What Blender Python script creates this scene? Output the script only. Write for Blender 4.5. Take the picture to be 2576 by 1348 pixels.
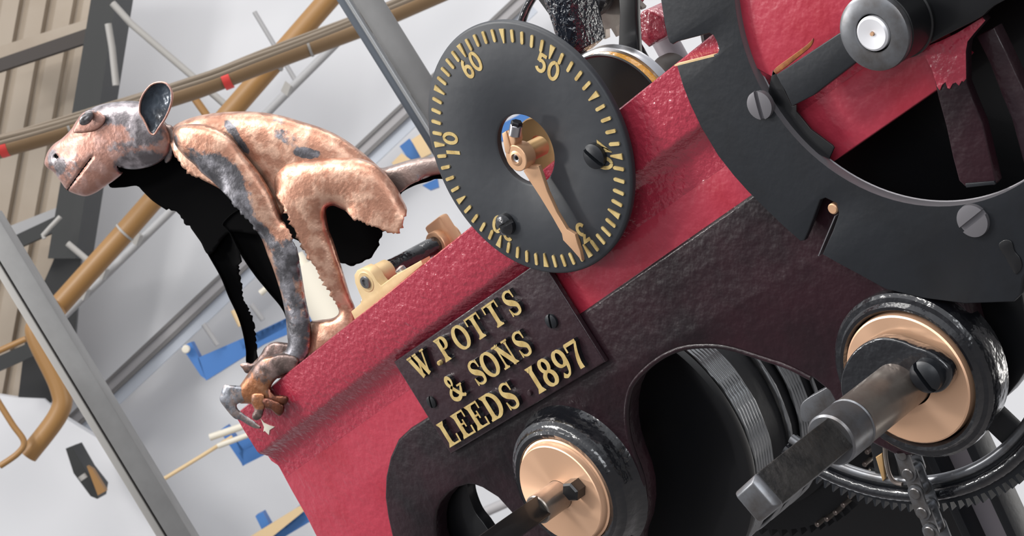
import bpy, bmesh, math, random
import numpy as np
from mathutils import Vector, Matrix, geometry
for o in list(bpy.data.objects): bpy.data.objects.remove(o)
SC = bpy.context.scene
COL = SC.collection
random.seed(7)
# ------------------------------------------------------------------ camera
# world: X along the clock frame, Y away from the viewer, Z up; origin = centre of the small dial (metres)
IW, IH, F = 2576, 1348, 4797.9585
CAM = Vector((1.120744681902563, -1.0990701426316827, -0.15313016083767694))
RIGHT = Vector((0.5514725785799839, 0.6456898284850071, -0.528169140016099))
DOWN = Vector((-0.3858617570596929, -0.36389885014247564, -0.8477548768976741))
FWD = Vector((-0.7395868437939862, 0.6713138403578361, 0.04846677450443435))
cd = bpy.data.cameras.new('camera'); cam = bpy.data.objects.new('camera', cd); COL.objects.link(cam)
cd.sensor_width = 36; cd.lens = F * 36 / IW; cd.clip_start = .05; cd.clip_end = 60
m = Matrix.Identity(4)
for i in range(3):
    m[i][0] = RIGHT[i]; m[i][1] = -DOWN[i]; m[i][2] = -FWD[i]; m[i][3] = CAM[i]
cam.matrix_world = m
cd.dof.use_dof = True; cd.dof.focus_distance = 1.52; cd.dof.aperture_fstop = 30
SC.camera = cam
# ------------------------------------------------------------------ world, lights, exposure
SC.view_settings.view_transform = 'Standard'; SC.view_settings.look = 'None'
SC.view_settings.gamma = 1; SC.view_settings.use_curve_mapping = False
SC.view_settings.exposure = 0.0
w = bpy.data.worlds.new('hall'); SC.world = w; w.use_nodes = True
nt_ = w.node_tree; bg_ = nt_.nodes['Background']; bg_.inputs[1].default_value = 1.0
tc_w = nt_.nodes.new('ShaderNodeTexCoord'); sp_w = nt_.nodes.new('ShaderNodeSeparateXYZ'); rp_w = nt_.nodes.new('ShaderNodeValToRGB')
nt_.links.new(tc_w.outputs['Generated'], sp_w.inputs[0]); mp_w = nt_.nodes.new('ShaderNodeMapRange'); mp_w.inputs['From Min'].default_value = -1
nt_.links.new(sp_w.outputs['Z'], mp_w.inputs['Value']); nt_.links.new(mp_w.outputs[0], rp_w.inputs[0]); nt_.links.new(rp_w.outputs[0], bg_.inputs[0])
el = rp_w.color_ramp.elements; el[0].position = .0; el[0].color = (.34, .32, .32, 1); el[1].position = 1; el[1].color = (.95, .97, 1.02, 1)
e_ = el.new(.45); e_.color = (.17, .165, .17, 1)
e_ = el.new(.56); e_.color = (.26, .26, .27, 1)
e_ = el.new(.78); e_.color = (.80, .82, .86, 1)
def area(name, loc, target, sx, sy, power, col=(1, .97, .93)):
    l = bpy.data.lights.new(name, 'AREA'); l.shape = 'RECTANGLE'; l.size = sx; l.size_y = sy; l.energy = power; l.color = col
    o = bpy.data.objects.new(name, l); COL.objects.link(o); o.location = loc
    o.rotation_euler = (Vector(target) - Vector(loc)).to_track_quat('-Z', 'Y').to_euler()
    return o
HF = Vector((FWD.x, FWD.y, 0)).normalized(); HS = Vector((-HF.y, HF.x, 0))   # horizontal view direction and its left
area('hall_lamp_key', (-1.6, -1.9, 3.4), (-.2, .1, -.1), 1.1, 1.1, 150)
area('hall_lamp_row', (.6, -2.6, 3.6), (0, 0, -.1), 3.2, .3, 75)
area('wall_fill_far', tuple(CAM + HF * 2.2 + HS * -1.5 + Vector((0, 0, 4.6))), tuple(CAM + HF * 6 + Vector((0, 0, -.3))), 4, 2.5, 185)  # added overhead fill that brightens the far wall
area('wall_fill_side', tuple(CAM + HF * 3.0 + HS * -2.6 + Vector((0, 0, -1.2))), tuple(CAM + HF * 6.2 + HS * .6 + Vector((0, 0, -.4))), 2, 2, 62)  # added side fill, evens out the brightness of the far wall
area('glint_light', (-2.7, -2.3, 1.7), (-.2, 0, -.1), .3, .3, 38)  # small light added to make glints on the lumpy paint
area('front_fill', (2.6, -3.2, .6), (0, 0, -.2), 2.2, 1.6, 52, (.94, .97, 1))  # added frontal fill for the clock, not a source in the hall

# ------------------------------------------------------------------ helpers
def ray(px, py): return RIGHT * ((px - IW / 2) / F) + DOWN * ((py - IH / 2) / F) + FWD
def at(px, py, Y):                      # point of the plane "Y metres behind the dial face" seen at that pixel
    r = ray(px, py); return CAM + r * ((Y - CAM.y) / r.y)
def bg(px, py, D): return CAM + ray(px, py) * D      # point at a distance from the camera, for the far wall
def tag(o, label, cat, group=None, kind=None):
    if label: o['label'] = label
    if cat: o['category'] = cat
    if group: o['group'] = group
    if kind: o['kind'] = kind
    return o
def wloc(o): return Vector(o.get('_w', (0, 0, 0))) if o else Vector((0, 0, 0))
WL = {}
def thing(name, loc, label, cat, group=None):
    o = bpy.data.objects.new(name, None); COL.objects.link(o); o.location = loc; o.empty_display_size = .02
    WL[o.name] = Vector(loc)
    return tag(o, label, cat, group)
def link(name, me, mat, parent=None, smooth=35, center=None):
    vs = np.empty(len(me.vertices) * 3); me.vertices.foreach_get('co', vs); vs = vs.reshape(-1, 3)
    c = Vector(((vs.min(0) + vs.max(0)) / 2).tolist()) if center is None else Vector(center)
    me.transform(Matrix.Translation(-c))
    o = bpy.data.objects.new(name, me); COL.objects.link(o)
    for mt in (mat if isinstance(mat, (list, tuple)) else [mat]): me.materials.append(mt)
    WL[o.name] = c.copy()
    if parent: o.parent = parent; o.location = c - WL[parent.name]
    else: o.location = c
    if smooth:
        me.shade_smooth()
        me.set_sharp_from_angle(angle=math.radians(smooth))
    me.name = name
    return o
def bm_link(name, bm, mat, parent=None, smooth=35, normals=True):
    if normals: bmesh.ops.recalc_face_normals(bm, faces=bm.faces)
    me = bpy.data.meshes.new(name); bm.to_mesh(me); bm.free()
    return link(name, me, mat, parent, smooth)
def plate_mesh(outline, holes, y0, y1, bev=.0008):
    """flat plate parallel to the dial: outlines are (X, Z) lists; y0 front, y1 back"""
    cu = bpy.data.curves.new('c', 'CURVE'); cu.dimensions = '2D'; cu.fill_mode = 'BOTH'
    for L in [outline] + list(holes):
        s = cu.splines.new('POLY'); s.points.add(len(L) - 1); s.use_cyclic_u = True
        for p, (x, z) in zip(s.points, L): p.co = (x, z, 0, 1)
    t = abs(y1 - y0) / 2; bev = min(bev, t * .8)
    cu.extrude = t - bev; cu.bevel_depth = bev; cu.bevel_resolution = 2; cu.offset = -bev
    o = bpy.data.objects.new('c', cu); COL.objects.link(o)
    dg = bpy.context.evaluated_depsgraph_get(); dg.update()
    me = bpy.data.meshes.new_from_object(o.evaluated_get(dg))
    bpy.data.objects.remove(o); bpy.data.curves.remove(cu)
    yc = (y0 + y1) / 2
    me.transform(Matrix(((1, 0, 0, 0), (0, 0, -1, yc), (0, 1, 0, 0), (0, 0, 0, 1))))
    me.materials.clear()
    bm = bmesh.new(); bm.from_mesh(me); bmesh.ops.remove_doubles(bm, verts=bm.verts, dist=1e-5)
    bmesh.ops.recalc_face_normals(bm, faces=bm.faces); bm.to_mesh(me); bm.free()
    return me
def xz(pts, Y): return [(lambda v: (v.x, v.z))(at(a, b, Y)) for a, b in pts]
def catmull(P, n=6, closed=True):
    P = [Vector(p) for p in P]; out = []; N = len(P)
    for i in range(N if closed else N - 1):
        if closed: a, b, c, d = P[i - 1], P[i], P[(i + 1) % N], P[(i + 2) % N]
        else: a, b, c, d = P[max(i - 1, 0)], P[i], P[i + 1], P[min(i + 2, N - 1)]
        for k in range(n):
            t = k / n
            out.append(.5 * ((2 * b) + (c - a) * t + (2 * a - 5 * b + 4 * c - d) * t * t + (3 * b - a - 3 * c + d) * t ** 3))
    if not closed: out.append(P[-1])
    return [tuple(v) for v in out]
def plate(name, px, Y0, Y1, mat, parent=None, holes=(), curved=False, bev=.0008, Yt=None, smooth=35):
    Yt = Y0 if Yt is None else Yt
    f = (lambda q: catmull(q, 5)) if curved else (lambda q: q)
    me = plate_mesh(f(xz(px, Yt)), [f(xz(h, Yt)) for h in holes], Y0, Y1, bev)
    return link(name, me, mat, parent, smooth)
def circ(cx, cz, r, n=64, a0=0, a1=2 * math.pi):
    full = abs(a1 - a0 - 2 * math.pi) < 1e-6
    return [(cx + r * math.cos(a0 + (a1 - a0) * i / (n if full else n - 1)), cz + r * math.sin(a0 + (a1 - a0) * i / (n if full else n - 1))) for i in range(n)]
def lathe_bm(bm, prof, base, axis, n=64, closed=False):
    axis = Vector(axis).normalized(); base = Vector(base)
    u = axis.orthogonal().normalized(); v = axis.cross(u)
    rings = []
    for r, h in prof:
        if r < 1e-7: rings.append([bm.verts.new(base + axis * h)])
        else: rings.append([bm.verts.new(base + axis * h + (u * math.cos(2 * math.pi * k / n) + v * math.sin(2 * math.pi * k / n)) * r) for k in range(n)])
    pairs = list(zip(rings, rings[1:])) + ([(rings[-1], rings[0])] if closed else [])
    for A, B in pairs:
        for k in range(n):
            a, b, c, d = A[k % len(A)], A[(k + 1) % len(A)], B[(k + 1) % len(B)], B[k % len(B)]
            q = []
            for x in (a, b, c, d):
                if x not in q: q.append(x)
            if len(q) > 2:
                try: bm.faces.new(q)
                except ValueError: pass
def lathe(name, prof, base, mat, parent=None, axis=(0, 1, 0), n=64, closed=False, smooth=30):
    bm = bmesh.new(); lathe_bm(bm, prof, base, axis, n, closed); return bm_link(name, bm, mat, parent, smooth)
def cyl_prof(r, y0, y1, b=.0008): return [(0, y0), (r - b, y0), (r, y0 + b), (r, y1 - b), (r - b, y1), (0, y1)]
def tube_bm(bm, pts, rad, n=12, cap=True):
    P = [Vector(p) for p in pts]; R = rad if hasattr(rad, '__len__') else [rad] * len(P)
    T = [(P[min(i + 1, len(P) - 1)] - P[max(i - 1, 0)]).normalized() for i in range(len(P))]
    u = T[0].orthogonal().normalized(); rings = []
    for i, p in enumerate(P):
        u = (u - T[i] * u.dot(T[i])).normalized(); v = T[i].cross(u)
        rings.append([bm.verts.new(p + (u * math.cos(2 * math.pi * k / n) + v * math.sin(2 * math.pi * k / n)) * R[i]) for k in range(n)])
    for A, B in zip(rings, rings[1:]):
        for k in range(n): bm.faces.new((A[k], A[(k + 1) % n], B[(k + 1) % n], B[k]))
    if cap: bm.faces.new(rings[0]); bm.faces.new(rings[-1][::-1])
def tube(name, pts, rad, mat, parent=None, n=12, smooth=40):
    bm = bmesh.new(); tube_bm(bm, pts, rad, n); return bm_link(name, bm, mat, parent, smooth)
def bar_bm(bm, a, b, w, h, up):
    a = Vector(a); b = Vector(b); d = (b - a).normalized(); up = Vector(up); up = (up - d * up.dot(d)).normalized(); s = d.cross(up)
    V = [bm.verts.new(p + s * (w / 2 * i) + up * (h / 2 * j)) for p in (a, b) for i, j in ((-1, -1), (1, -1), (1, 1), (-1, 1))]
    for q in ((0, 1, 2, 3), (7, 6, 5, 4), (0, 4, 5, 1), (1, 5, 6, 2), (2, 6, 7, 3), (3, 7, 4, 0)): bm.faces.new([V[i] for i in q])
def bevel_all(bm, off, seg=2):
    bmesh.ops.bevel(bm, geom=[e for e in bm.edges], offset=off, segments=seg, affect='EDGES', profile=.5)
def bar(name, a, b, w, h, up, mat, parent=None, bev=0):
    bm = bmesh.new(); bar_bm(bm, a, b, w, h, up)
    bmesh.ops.recalc_face_normals(bm, faces=bm.faces)
    if bev: bevel_all(bm, bev)
    return bm_link(name, bm, mat, parent)
def prism(name, pts, vec, mat, parent=None, bev=0, smooth=35):
    """planar polygon of 3D points pushed along vec"""
    bm = bmesh.new(); A = [bm.verts.new(p) for p in pts]; B = [bm.verts.new(Vector(p) + Vector(vec)) for p in pts]
    bm.faces.new(A); bm.faces.new(B[::-1])
    for i in range(len(A)): bm.faces.new((A[i], A[(i + 1) % len(A)], B[(i + 1) % len(A)], B[i]))
    bmesh.ops.recalc_face_normals(bm, faces=bm.faces)
    if bev: bevel_all(bm, bev)
    return bm_link(name, bm, mat, parent, smooth)

# ------------------------------------------------------------------ materials
def s2l(c): return tuple((x / 12.92 if x <= .04045 else ((x + .055) / 1.055) ** 2.4) for x in [v / 255 for v in c]) + (1,)
def nd(nt, t, **kw):
    n = nt.nodes.new(t)
    for k, v in kw.items():
        if k in n.inputs.keys(): n.inputs[k].default_value = v
        else: setattr(n, k, v)
    return n
def mat(name, col, rough=.5, metal=0., coat=0., bump=0., bscale=200., var=None, vscale=8., vlo=.45, vhi=.65, bump2=0., b2scale=30., aniso=0., spec=.5, rvar=0.):
    M = bpy.data.materials.new(name); M.use_nodes = True; nt = M.node_tree; b = nt.nodes['Principled BSDF']
    b.inputs['Base Color'].default_value = s2l(col); b.inputs['Roughness'].default_value = rough
    b.inputs['Metallic'].default_value = metal; b.inputs['Coat Weight'].default_value = coat; b.inputs['Coat Roughness'].default_value = .08
    b.inputs['Specular IOR Level'].default_value = spec
    tc = nd(nt, 'ShaderNodeTexCoord')
    if var:
        n = nd(nt, 'ShaderNodeTexNoise'); n.inputs['Scale'].default_value = vscale; n.inputs['Detail'].default_value = 6; n.inputs['Roughness'].default_value = .62
        nt.links.new(tc.outputs['Object'], n.inputs['Vector'])
        mr = nd(nt, 'ShaderNodeMapRange'); mr.inputs['From Min'].default_value = vlo; mr.inputs['From Max'].default_value = vhi
        nt.links.new(n.outputs['Fac'], mr.inputs['Value'])
        mx = nd(nt, 'ShaderNodeMix', data_type='RGBA'); mx.inputs['A'].default_value = s2l(col); mx.inputs['B'].default_value = s2l(var)
        nt.links.new(mr.outputs['Result'], mx.inputs['Factor']); nt.links.new(mx.outputs['Result'], b.inputs['Base Color'])
        if rvar:
            mr2 = nd(nt, 'ShaderNodeMapRange'); mr2.inputs['To Min'].default_value = rough; mr2.inputs['To Max'].default_value = rough + rvar
            nt.links.new(mr.outputs['Result'], mr2.inputs['Value']); nt.links.new(mr2.outputs['Result'], b.inputs['Roughness'])
    last = None
    for st, scl in ((bump, bscale), (bump2, b2scale)):
        if st:
            n = nd(nt, 'ShaderNodeTexNoise'); n.inputs['Scale'].default_value = scl; n.inputs['Detail'].default_value = 2.5
            nt.links.new(tc.outputs['Object'], n.inputs['Vector'])
            bp = nd(nt, 'ShaderNodeBump'); bp.inputs['Strength'].default_value = st; bp.inputs['Distance'].default_value = .004
            nt.links.new(n.outputs['Fac'], bp.inputs['Height'])
            if last: nt.links.new(last.outputs['Normal'], bp.inputs['Normal'])
            last = bp
    if last:
        nt.links.new(last.outputs['Normal'], b.inputs['Normal'])
        if coat: nt.links.new(last.outputs['Normal'], b.inputs['Coat Normal'])
    return M
M = {}
M['red'] = mat('red_gloss_paint', (170, 52, 70), .36, coat=.6, bump=.22, bscale=130, bump2=.35, b2scale=28, var=(160, 38, 55), vscale=14)
M['redlump'] = mat('lumpy_red_gloss_paint', (160, 48, 66), .3, coat=.9, bump=.44, bscale=170, bump2=.4, b2scale=40)
M['black'] = mat('black_gloss_paint', (15, 11, 15), .42, coat=.15, bump=.25, bscale=120, bump2=.3, b2scale=35, var=(40, 17, 25), vscale=5, vlo=.36, vhi=.6, spec=.3)
M['blackgloss'] = mat('wet_black_gloss_paint', (20, 21, 25), .2, coat=.9, bump=.25, bscale=110, bump2=.3, b2scale=45)
M['blacklump'] = mat('lumpy_black_gloss_paint', (26, 30, 38), .2, coat=.8, bump=.9, bscale=170)
M['maroon'] = mat('maroon_black_paint', (40, 18, 25), .42, coat=.3, bump=.2, bscale=130, bump2=.25, b2scale=30, var=(40, 24, 32), vscale=10)
M['slate'] = mat('slate_black_paint', (45, 48, 53), .5, bump=.06, bscale=90, bump2=.25, b2scale=14)
M['iron'] = mat('dark_blued_iron', (29, 32, 37), .42, bump=.05, bscale=160, var=(25, 27, 31), vscale=12, metal=.15)
M['darkiron'] = mat('dark_iron', (24, 25, 28), .45, metal=.2, bump=.1, bscale=90)
M['pitch'] = mat('black_enamel', (12, 13, 16), .4, coat=.2)
M['steel'] = mat('polished_steel', (188, 188, 192), .28, metal=.95)
M['greysteel'] = mat('grey_steel', (128, 130, 134), .36, metal=.8, bump=.05, bscale=80, var=(104, 100, 98), vscale=30)
M['shaft'] = mat('brown_grey_steel', (150, 142, 134), .33, metal=.75, var=(132, 120, 114), vscale=24)
M['whitepin'] = mat('bright_steel', (226, 226, 230), .4, metal=.3)
M['brass'] = mat('brass', (206, 168, 118), .38, metal=.6, bump=.05, bscale=100)
M['palebrass'] = mat('pale_brass', (216, 190, 146), .5, metal=.35, bump=.05, bscale=120, var=(204, 176, 130), vscale=30)
M['rosebrass'] = mat('rose_brass', (214, 170, 134), .42, metal=.5)
M['gold'] = mat('gold_paint', (204, 180, 122), .42, metal=.25, var=(178, 150, 92), vscale=90)
M['rust'] = mat('orange_stain', (150, 90, 40), .5, var=(96, 40, 30), vscale=60)
M['yellow'] = mat('amber_grease', (214, 150, 40), .25, coat=.6, bump=.5, bscale=150)
M['rope'] = mat('steel_wire_rope', (150, 152, 154), .4, metal=.7)
M['wall'] = mat('painted_wall', (200, 201, 205), .75, var=(200, 202, 206), vscale=.6)
M['wallgrey'] = mat('grey_wall_trim', (150, 150, 152), .6)
M['clad'] = mat('beige_cladding', (158, 146, 132), .6, var=(146, 133, 118), vscale=1.5)
M['darkcol'] = mat('dark_column_steel', (30, 32, 33), .55)
M['purlin'] = mat('purlin_brown', (50, 43, 40), .6)
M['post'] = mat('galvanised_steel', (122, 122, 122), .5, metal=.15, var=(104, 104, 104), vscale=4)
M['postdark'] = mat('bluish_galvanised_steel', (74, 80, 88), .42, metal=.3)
M['tan'] = mat('tan_painted_pipe', (140, 104, 60), .45)
M['brown'] = mat('brown_painted_pipe', (122, 98, 70), .5)
M['cable'] = mat('grey_brown_cable', (112, 100, 86), .6)
M['pale'] = mat('pale_tube', (150, 148, 145), .5)
M['tape'] = mat('red_tape', (214, 66, 62), .5)
M['blue'] = mat('blue_paint', (62, 112, 176), .5)
M['cream'] = mat('cream_plastic', (212, 206, 192), .55)
M['wood'] = mat('pale_wood', (206, 180, 140), .6)
M['dark'] = mat('hollow_shade_black', (4, 4, 5), .8, spec=.05)  # black painting the shade of the hollow shell, mouth slit and nostril
def brushed(name, col):                                 # lathe-turned face with radial sheen
    m_ = mat(name, col, .36, metal=.62); nt = m_.node_tree; b = nt.nodes['Principled BSDF']
    tg = nd(nt, 'ShaderNodeTangent', direction_type='RADIAL', axis='Y')
    b.inputs['Anisotropic'].default_value = .92; nt.links.new(tg.outputs[0], b.inputs['Tangent'])
    return m_
M['bronze'] = brushed('turned_bronze', (250, 202, 166))
def copper(name, bright, dark, seed, light=None):
    """beaten copper, bright where polished and slate where the 'patina' attribute is high"""
    m_ = bpy.data.materials.new(name); m_.use_nodes = True; nt = m_.node_tree; b = nt.nodes['Principled BSDF']
    b.inputs['Metallic'].default_value = .72; b.inputs['Roughness'].default_value = .40
    tc = nd(nt, 'ShaderNodeTexCoord'); at_ = nd(nt, 'ShaderNodeAttribute', attribute_name='patina')
    mp = nd(nt, 'ShaderNodeMapping'); mp.inputs['Location'].default_value = (seed, seed * .7, 0); nt.links.new(tc.outputs['Object'], mp.inputs['Vector'])
    n1 = nd(nt, 'ShaderNodeTexNoise'); n1.inputs['Scale'].default_value = 26; n1.inputs['Detail'].default_value = 9; n1.inputs['Roughness'].default_value = .65
    n2 = nd(nt, 'ShaderNodeTexNoise'); n2.inputs['Scale'].default_value = 70; n2.inputs['Detail'].default_value = 6
    n3 = nd(nt, 'ShaderNodeTexNoise'); n3.inputs['Scale'].default_value = 210; n3.inputs['Detail'].default_value = 5
    for n in (n1, n2, n3): nt.links.new(mp.outputs[0], n.inputs['Vector'])
    a1 = nd(nt, 'ShaderNodeMath', operation='MULTIPLY_ADD'); a1.inputs[1].default_value = 1.1; a1.inputs[2].default_value = -.55
    nt.links.new(n1.outputs['Fac'], a1.inputs[0])
    a3 = nd(nt, 'ShaderNodeMath', operation='MULTIPLY_ADD'); a3.inputs[1].default_value = .5; a3.inputs[2].default_value = -.25; nt.links.new(n3.outputs['Fac'], a3.inputs[0])
    a4 = nd(nt, 'ShaderNodeMath', operation='ADD'); nt.links.new(a1.outputs[0], a4.inputs[0]); nt.links.new(a3.outputs[0], a4.inputs[1])
    a2 = nd(nt, 'ShaderNodeMath', operation='ADD'); nt.links.new(a4.outputs[0], a2.inputs[0]); nt.links.new(at_.outputs['Fac'], a2.inputs[1])
    mr = nd(nt, 'ShaderNodeMapRange', interpolation_type='SMOOTHSTEP'); mr.inputs['From Min'].default_value = .38; mr.inputs['From Max'].default_value = .60; nt.links.new(a2.outputs[0], mr.inputs['Value'])
    mb = nd(nt, 'ShaderNodeMix', data_type='RGBA'); mb.inputs['A'].default_value = s2l(bright); mb.inputs['B'].default_value = s2l(light or bright)
    m2 = nd(nt, 'ShaderNodeMapRange'); m2.inputs['From Min'].default_value = .45; m2.inputs['From Max'].default_value = .6; nt.links.new(n2.outputs['Fac'], m2.inputs['Value']); nt.links.new(m2.outputs[0], mb.inputs['Factor'])
    md = nd(nt, 'ShaderNodeMix', data_type='RGBA'); md.inputs['A'].default_value = s2l(dark); md.inputs['B'].default_value = s2l(tuple(min(255, int(x * 1.45 + 6)) for x in dark)); nt.links.new(m2.outputs[0], md.inputs['Factor'])
    mx = nd(nt, 'ShaderNodeMix', data_type='RGBA'); nt.links.new(mr.outputs[0], mx.inputs['Factor']); nt.links.new(mb.outputs['Result'], mx.inputs['A']); nt.links.new(md.outputs['Result'], mx.inputs['B'])
    nt.links.new(mx.outputs['Result'], b.inputs['Base Color'])
    bp = nd(nt, 'ShaderNodeBump'); bp.inputs['Strength'].default_value = .24; bp.inputs['Distance'].default_value = .002; nt.links.new(n3.outputs['Fac'], bp.inputs['Height'])
    bp2 = nd(nt, 'ShaderNodeBump'); bp2.inputs['Strength'].default_value = .16; bp2.inputs['Distance'].default_value = .006; nt.links.new(n2.outputs['Fac'], bp2.inputs['Height']); nt.links.new(bp.outputs[0], bp2.inputs['Normal'])
    nt.links.new(bp2.outputs[0], b.inputs['Normal'])
    return m_
M['copper'] = copper('beaten_copper', (172, 126, 105), (86, 85, 89), 1.3, (208, 168, 146))
M['copperhead'] = copper('pinkish_copper', (176, 132, 118), (112, 107, 110), 4.1, (190, 152, 142))
M['copperbrown'] = copper('brown_copper', (150, 98, 66), (96, 82, 78), 7.7, (166, 118, 88))
M['coppershade'] = copper('shaded_brown_copper', (92, 52, 40), (56, 42, 40), 3.3, (110, 66, 48))  # darker brown paints the shade on two turned digits
M['tailgrey'] = copper('grey_patina_copper', (150, 134, 128), (98, 100, 106), 2.2)

# ================================================================== SETTING
CZ = CAM.z
def wallpt(side, up, dist): return CAM + HF * dist + HS * side + Vector((0, 0, up))
def quad_slab(name, pts, thick, mt, parent=None): return prism(name, pts, HF * thick, mt, parent)
wb = prism('wall_back', [wallpt(6, -4, 6.2), wallpt(-6, -4, 6.2), wallpt(-6, 5, 6.2), wallpt(6, 5, 6.2)], HF * .1, M['wall'])
tag(wb, None, None, None, 'structure')
# ---- sheet cladding at the upper left, with standing ribs
def struct(o, name=None): return tag(o, None, None, None, 'structure')
bm = bmesh.new(); n = 9
for i in range(n):
    a0, a1 = i / n, (i + 1) / n
    for b0, b1, dz in ((0, .25, .0), (.25, .4, None), (.4, .85, .022), (.85, 1, 'd')):
        z0, z1 = (dz, dz) if not isinstance(dz, str) and dz is not None else ((0, .022) if dz is None else (.022, 0))
        q = []
        for (bb, zz) in ((b0, z0), (b1, z1)):
            s = a0 + (a1 - a0) * bb
            q.append((bg(-330 + 610 * s, -120, 5.85 - zz), bg(-540 + 610 * s, 1040, 5.85 - zz)))
        V = [bm.verts.new(p) for p in (q[0][0], q[1][0], q[1][1], q[0][1])]; bm.faces.new(V)
bmesh.ops.remove_doubles(bm, verts=bm.verts, dist=1e-4)
bmesh.ops.solidify(bm, geom=bm.faces[:], thickness=.01)
struct(bm_link('wall_cladding', bm, M['clad'], smooth=0))
def bgpoly(name, px, D, thick, mt, parent=None, bev=0): return prism(name, [bg(a, b, D) for a, b in px], FWD * thick, mt, parent, bev)
def bgtube(name, px, D, rpx, mt, parent=None, n=14): return tube(name, [bg(a, b, d) for (a, b), d in zip(px, D if hasattr(D, '__len__') else [D] * len(px))], rpx / F * (D[0] if hasattr(D, '__len__') else D), mt, parent, n)
def one(o, label, cat, group=None): return tag(o, label, cat, group)
# black sheet painting the shade of the gap between cladding and wall
one(bgpoly('gap_shade_panel', [(150, 620), (205, 640), (185, 900), (125, 1015), (45, 1005), (70, 800)], 5.72, .02, M['pitch']), 'black sheet painted as the shaded gap between ribbed cladding and yellow pipe bend', 'panel')
one(bgpoly('wall_panel', [(-60, 985), (40, 1000), (110, 1003), (160, 1050), (290, 1130), (470, 1420), (-300, 1500)], 5.7, .05, M['wall']), 'pale grey wall panel at the lower left below the cladding', 'panel')
c_ = thing('steel_column', bg(160, 650, 5.3), 'dark steel column between the ribbed cladding and the grey wall', 'column')
for s_, t_ in ((0, .22), (1, .04)):
    bgpoly('column_flange' if s_ else 'column_web', [(235, -40), (298, -40), (190, 650), (120, 650)] if not s_ else [(272, -40), (298, -40), (190, 650), (166, 650)], 5.4 - .1 * s_, t_, M['darkcol'], c_)
p_ = thing('purlin', bg(60, 145, 5.6), 'brown roof purlin crossing the cladding near the top left corner', 'beam')
bgpoly('purlin_web', [(-40, 160), (228, 68), (228, 104), (-40, 192)], 5.55, .03, M['purlin'], p_)
bgpoly('purlin_lip', [(-40, 128), (228, 46), (228, 70), (-40, 162)], 5.57, .1, M['clad'], p_)
p_ = thing('purlin', bg(60, 575, 5.6), 'dark green-grey purlin crossing the cladding left of the sculpture', 'beam')
bgpoly('purlin_web', [(10, 605), (148, 540), (148, 578), (20, 636)], 5.55, .03, M['darkcol'], p_)
bgpoly('purlin_lip', [(0, 578), (148, 520), (148, 542), (8, 606)], 5.57, .1, M['wallgrey'], p_)
p_ = thing('purlin', bg(60, 880, 5.6), 'dark short purlin below the yellow bend at the left edge', 'beam')
bgpoly('purlin_web', [(-40, 912), (110, 845), (118, 880), (-40, 950)], 5.5, .03, M['darkcol'], p_)
# pale struts near the column
one(bgtube('strut', [(283, 8), (330, 60), (480, 188), (660, 345)], 5.15, 9, M['pale']), 'pale tube strut sloping from the column head behind the brown truss pipe', 'tube')
one(bgtube('strut', [(272, 60), (282, 120), (292, 215)], 5.1, 9, M['pale']), 'short pale upright tube beside the dark column', 'tube')
one(bgtube('strut', [(170, 612), (232, 664)], 5.1, 8, M['pale']), 'short pale tube stub under the yellow truss pipe', 'tube')
one(bgtube('hook_rod', [(152, 545), (128, 570), (108, 592), (112, 600)], 5.2, 6, M['pale']), 'small pale hooked rod hanging at the purlin end', 'rod')
one(bgtube('strut', [(640, 30), (745, 205)], 5.3, 6, M['wallgrey']), 'thin grey tube on the wall above the truss pipe', 'tube')
# brown truss pipe with cables
D1 = 4.6
t_ = thing('truss_pipe', bg(430, 240, D1), 'long brown truss pipe with cables and red tape crossing the upper left', 'pipe')
top = [(-60, 390), (200, 318), (500, 222), (640, 168), (900, 72), (1180, -50)]
bgtube('pipe', top, D1, 25, M['brown'], t_, 20)
for (a, b), r in (((9, 358), 30), ((569, 153), 27)):
    d = Vector((1, -.36)).normalized()
    pts = [bg(a - 10 * d.x, b + 36 - 10 * d.y, D1), bg(a + 10 * d.x, b + 36 + 10 * d.y, D1)]
    if a > 300: pts = [bg(561, 202, D1), bg(580, 195, D1)]
    else: pts = [bg(0, 372, D1), bg(20, 366, D1)]
    tube('tape_band', pts, 27 / F * D1, M['tape'], t_, 20)
tube('tie_band', [bg(176, 326, D1), bg(182, 324, D1)], 27 / F * D1, M['pale'], t_, 20)
tube('tie_band', [bg(776, 118, D1), bg(782, 116, D1)], 27 / F * D1, M['pale'], t_, 20)
for k, (dy, r) in enumerate(((-27, 7), (-17, 6), (-33, 4))):
    bgtube('cable', [(x, y + dy + 2 * math.sin(x / 90 + k)) for x, y in catmull(top, 6, False)], D1 - .06, r, M['cable'], t_, 8)
# yellow truss pipe, its bend and the conduit beside it
y_ = thing('yellow_pipe', bg(480, 400, 4.9), 'ochre diagonal pipe rising from behind the sculpture to the top edge', 'pipe')
bgtube('pipe', [(120, 800), (300, 600), (560, 305), (860, -40)], 4.9, 27, M['tan'], y_, 20)
tube('tie_band', [bg(686, 162, 4.9), bg(692, 155, 4.9)], 29 / F * 4.9, M['pale'], y_, 20)
tube('tie_band', [bg(312, 586, 4.9), bg(316, 582, 4.9)], 29 / F * 4.9, M['pale'], y_, 20)
y_ = one(bgtube('bent_pipe', catmull([(150, 770), (98, 812), (92, 850), (150, 975), (148, 1040), (70, 1145)], 8, False), 4.8, 25, M['tan'], None, 18), 'thick ochre pipe with two bends at the left below the truss', 'pipe')
one(bgtube('bent_pipe', catmull([(-20, 985), (30, 1065), (60, 1110), (45, 1140), (0, 1172)], 8, False), 4.75, 8, M['tan'], None, 12), 'thin orange pipe bending at the lower left edge', 'pipe')
one(bgtube('thin_pipe', [(-30, 895), (66, 852)], 5.2, 8, M['tan']), 'thin orange pipe running to the left edge beside the thick bend', 'pipe')
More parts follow.
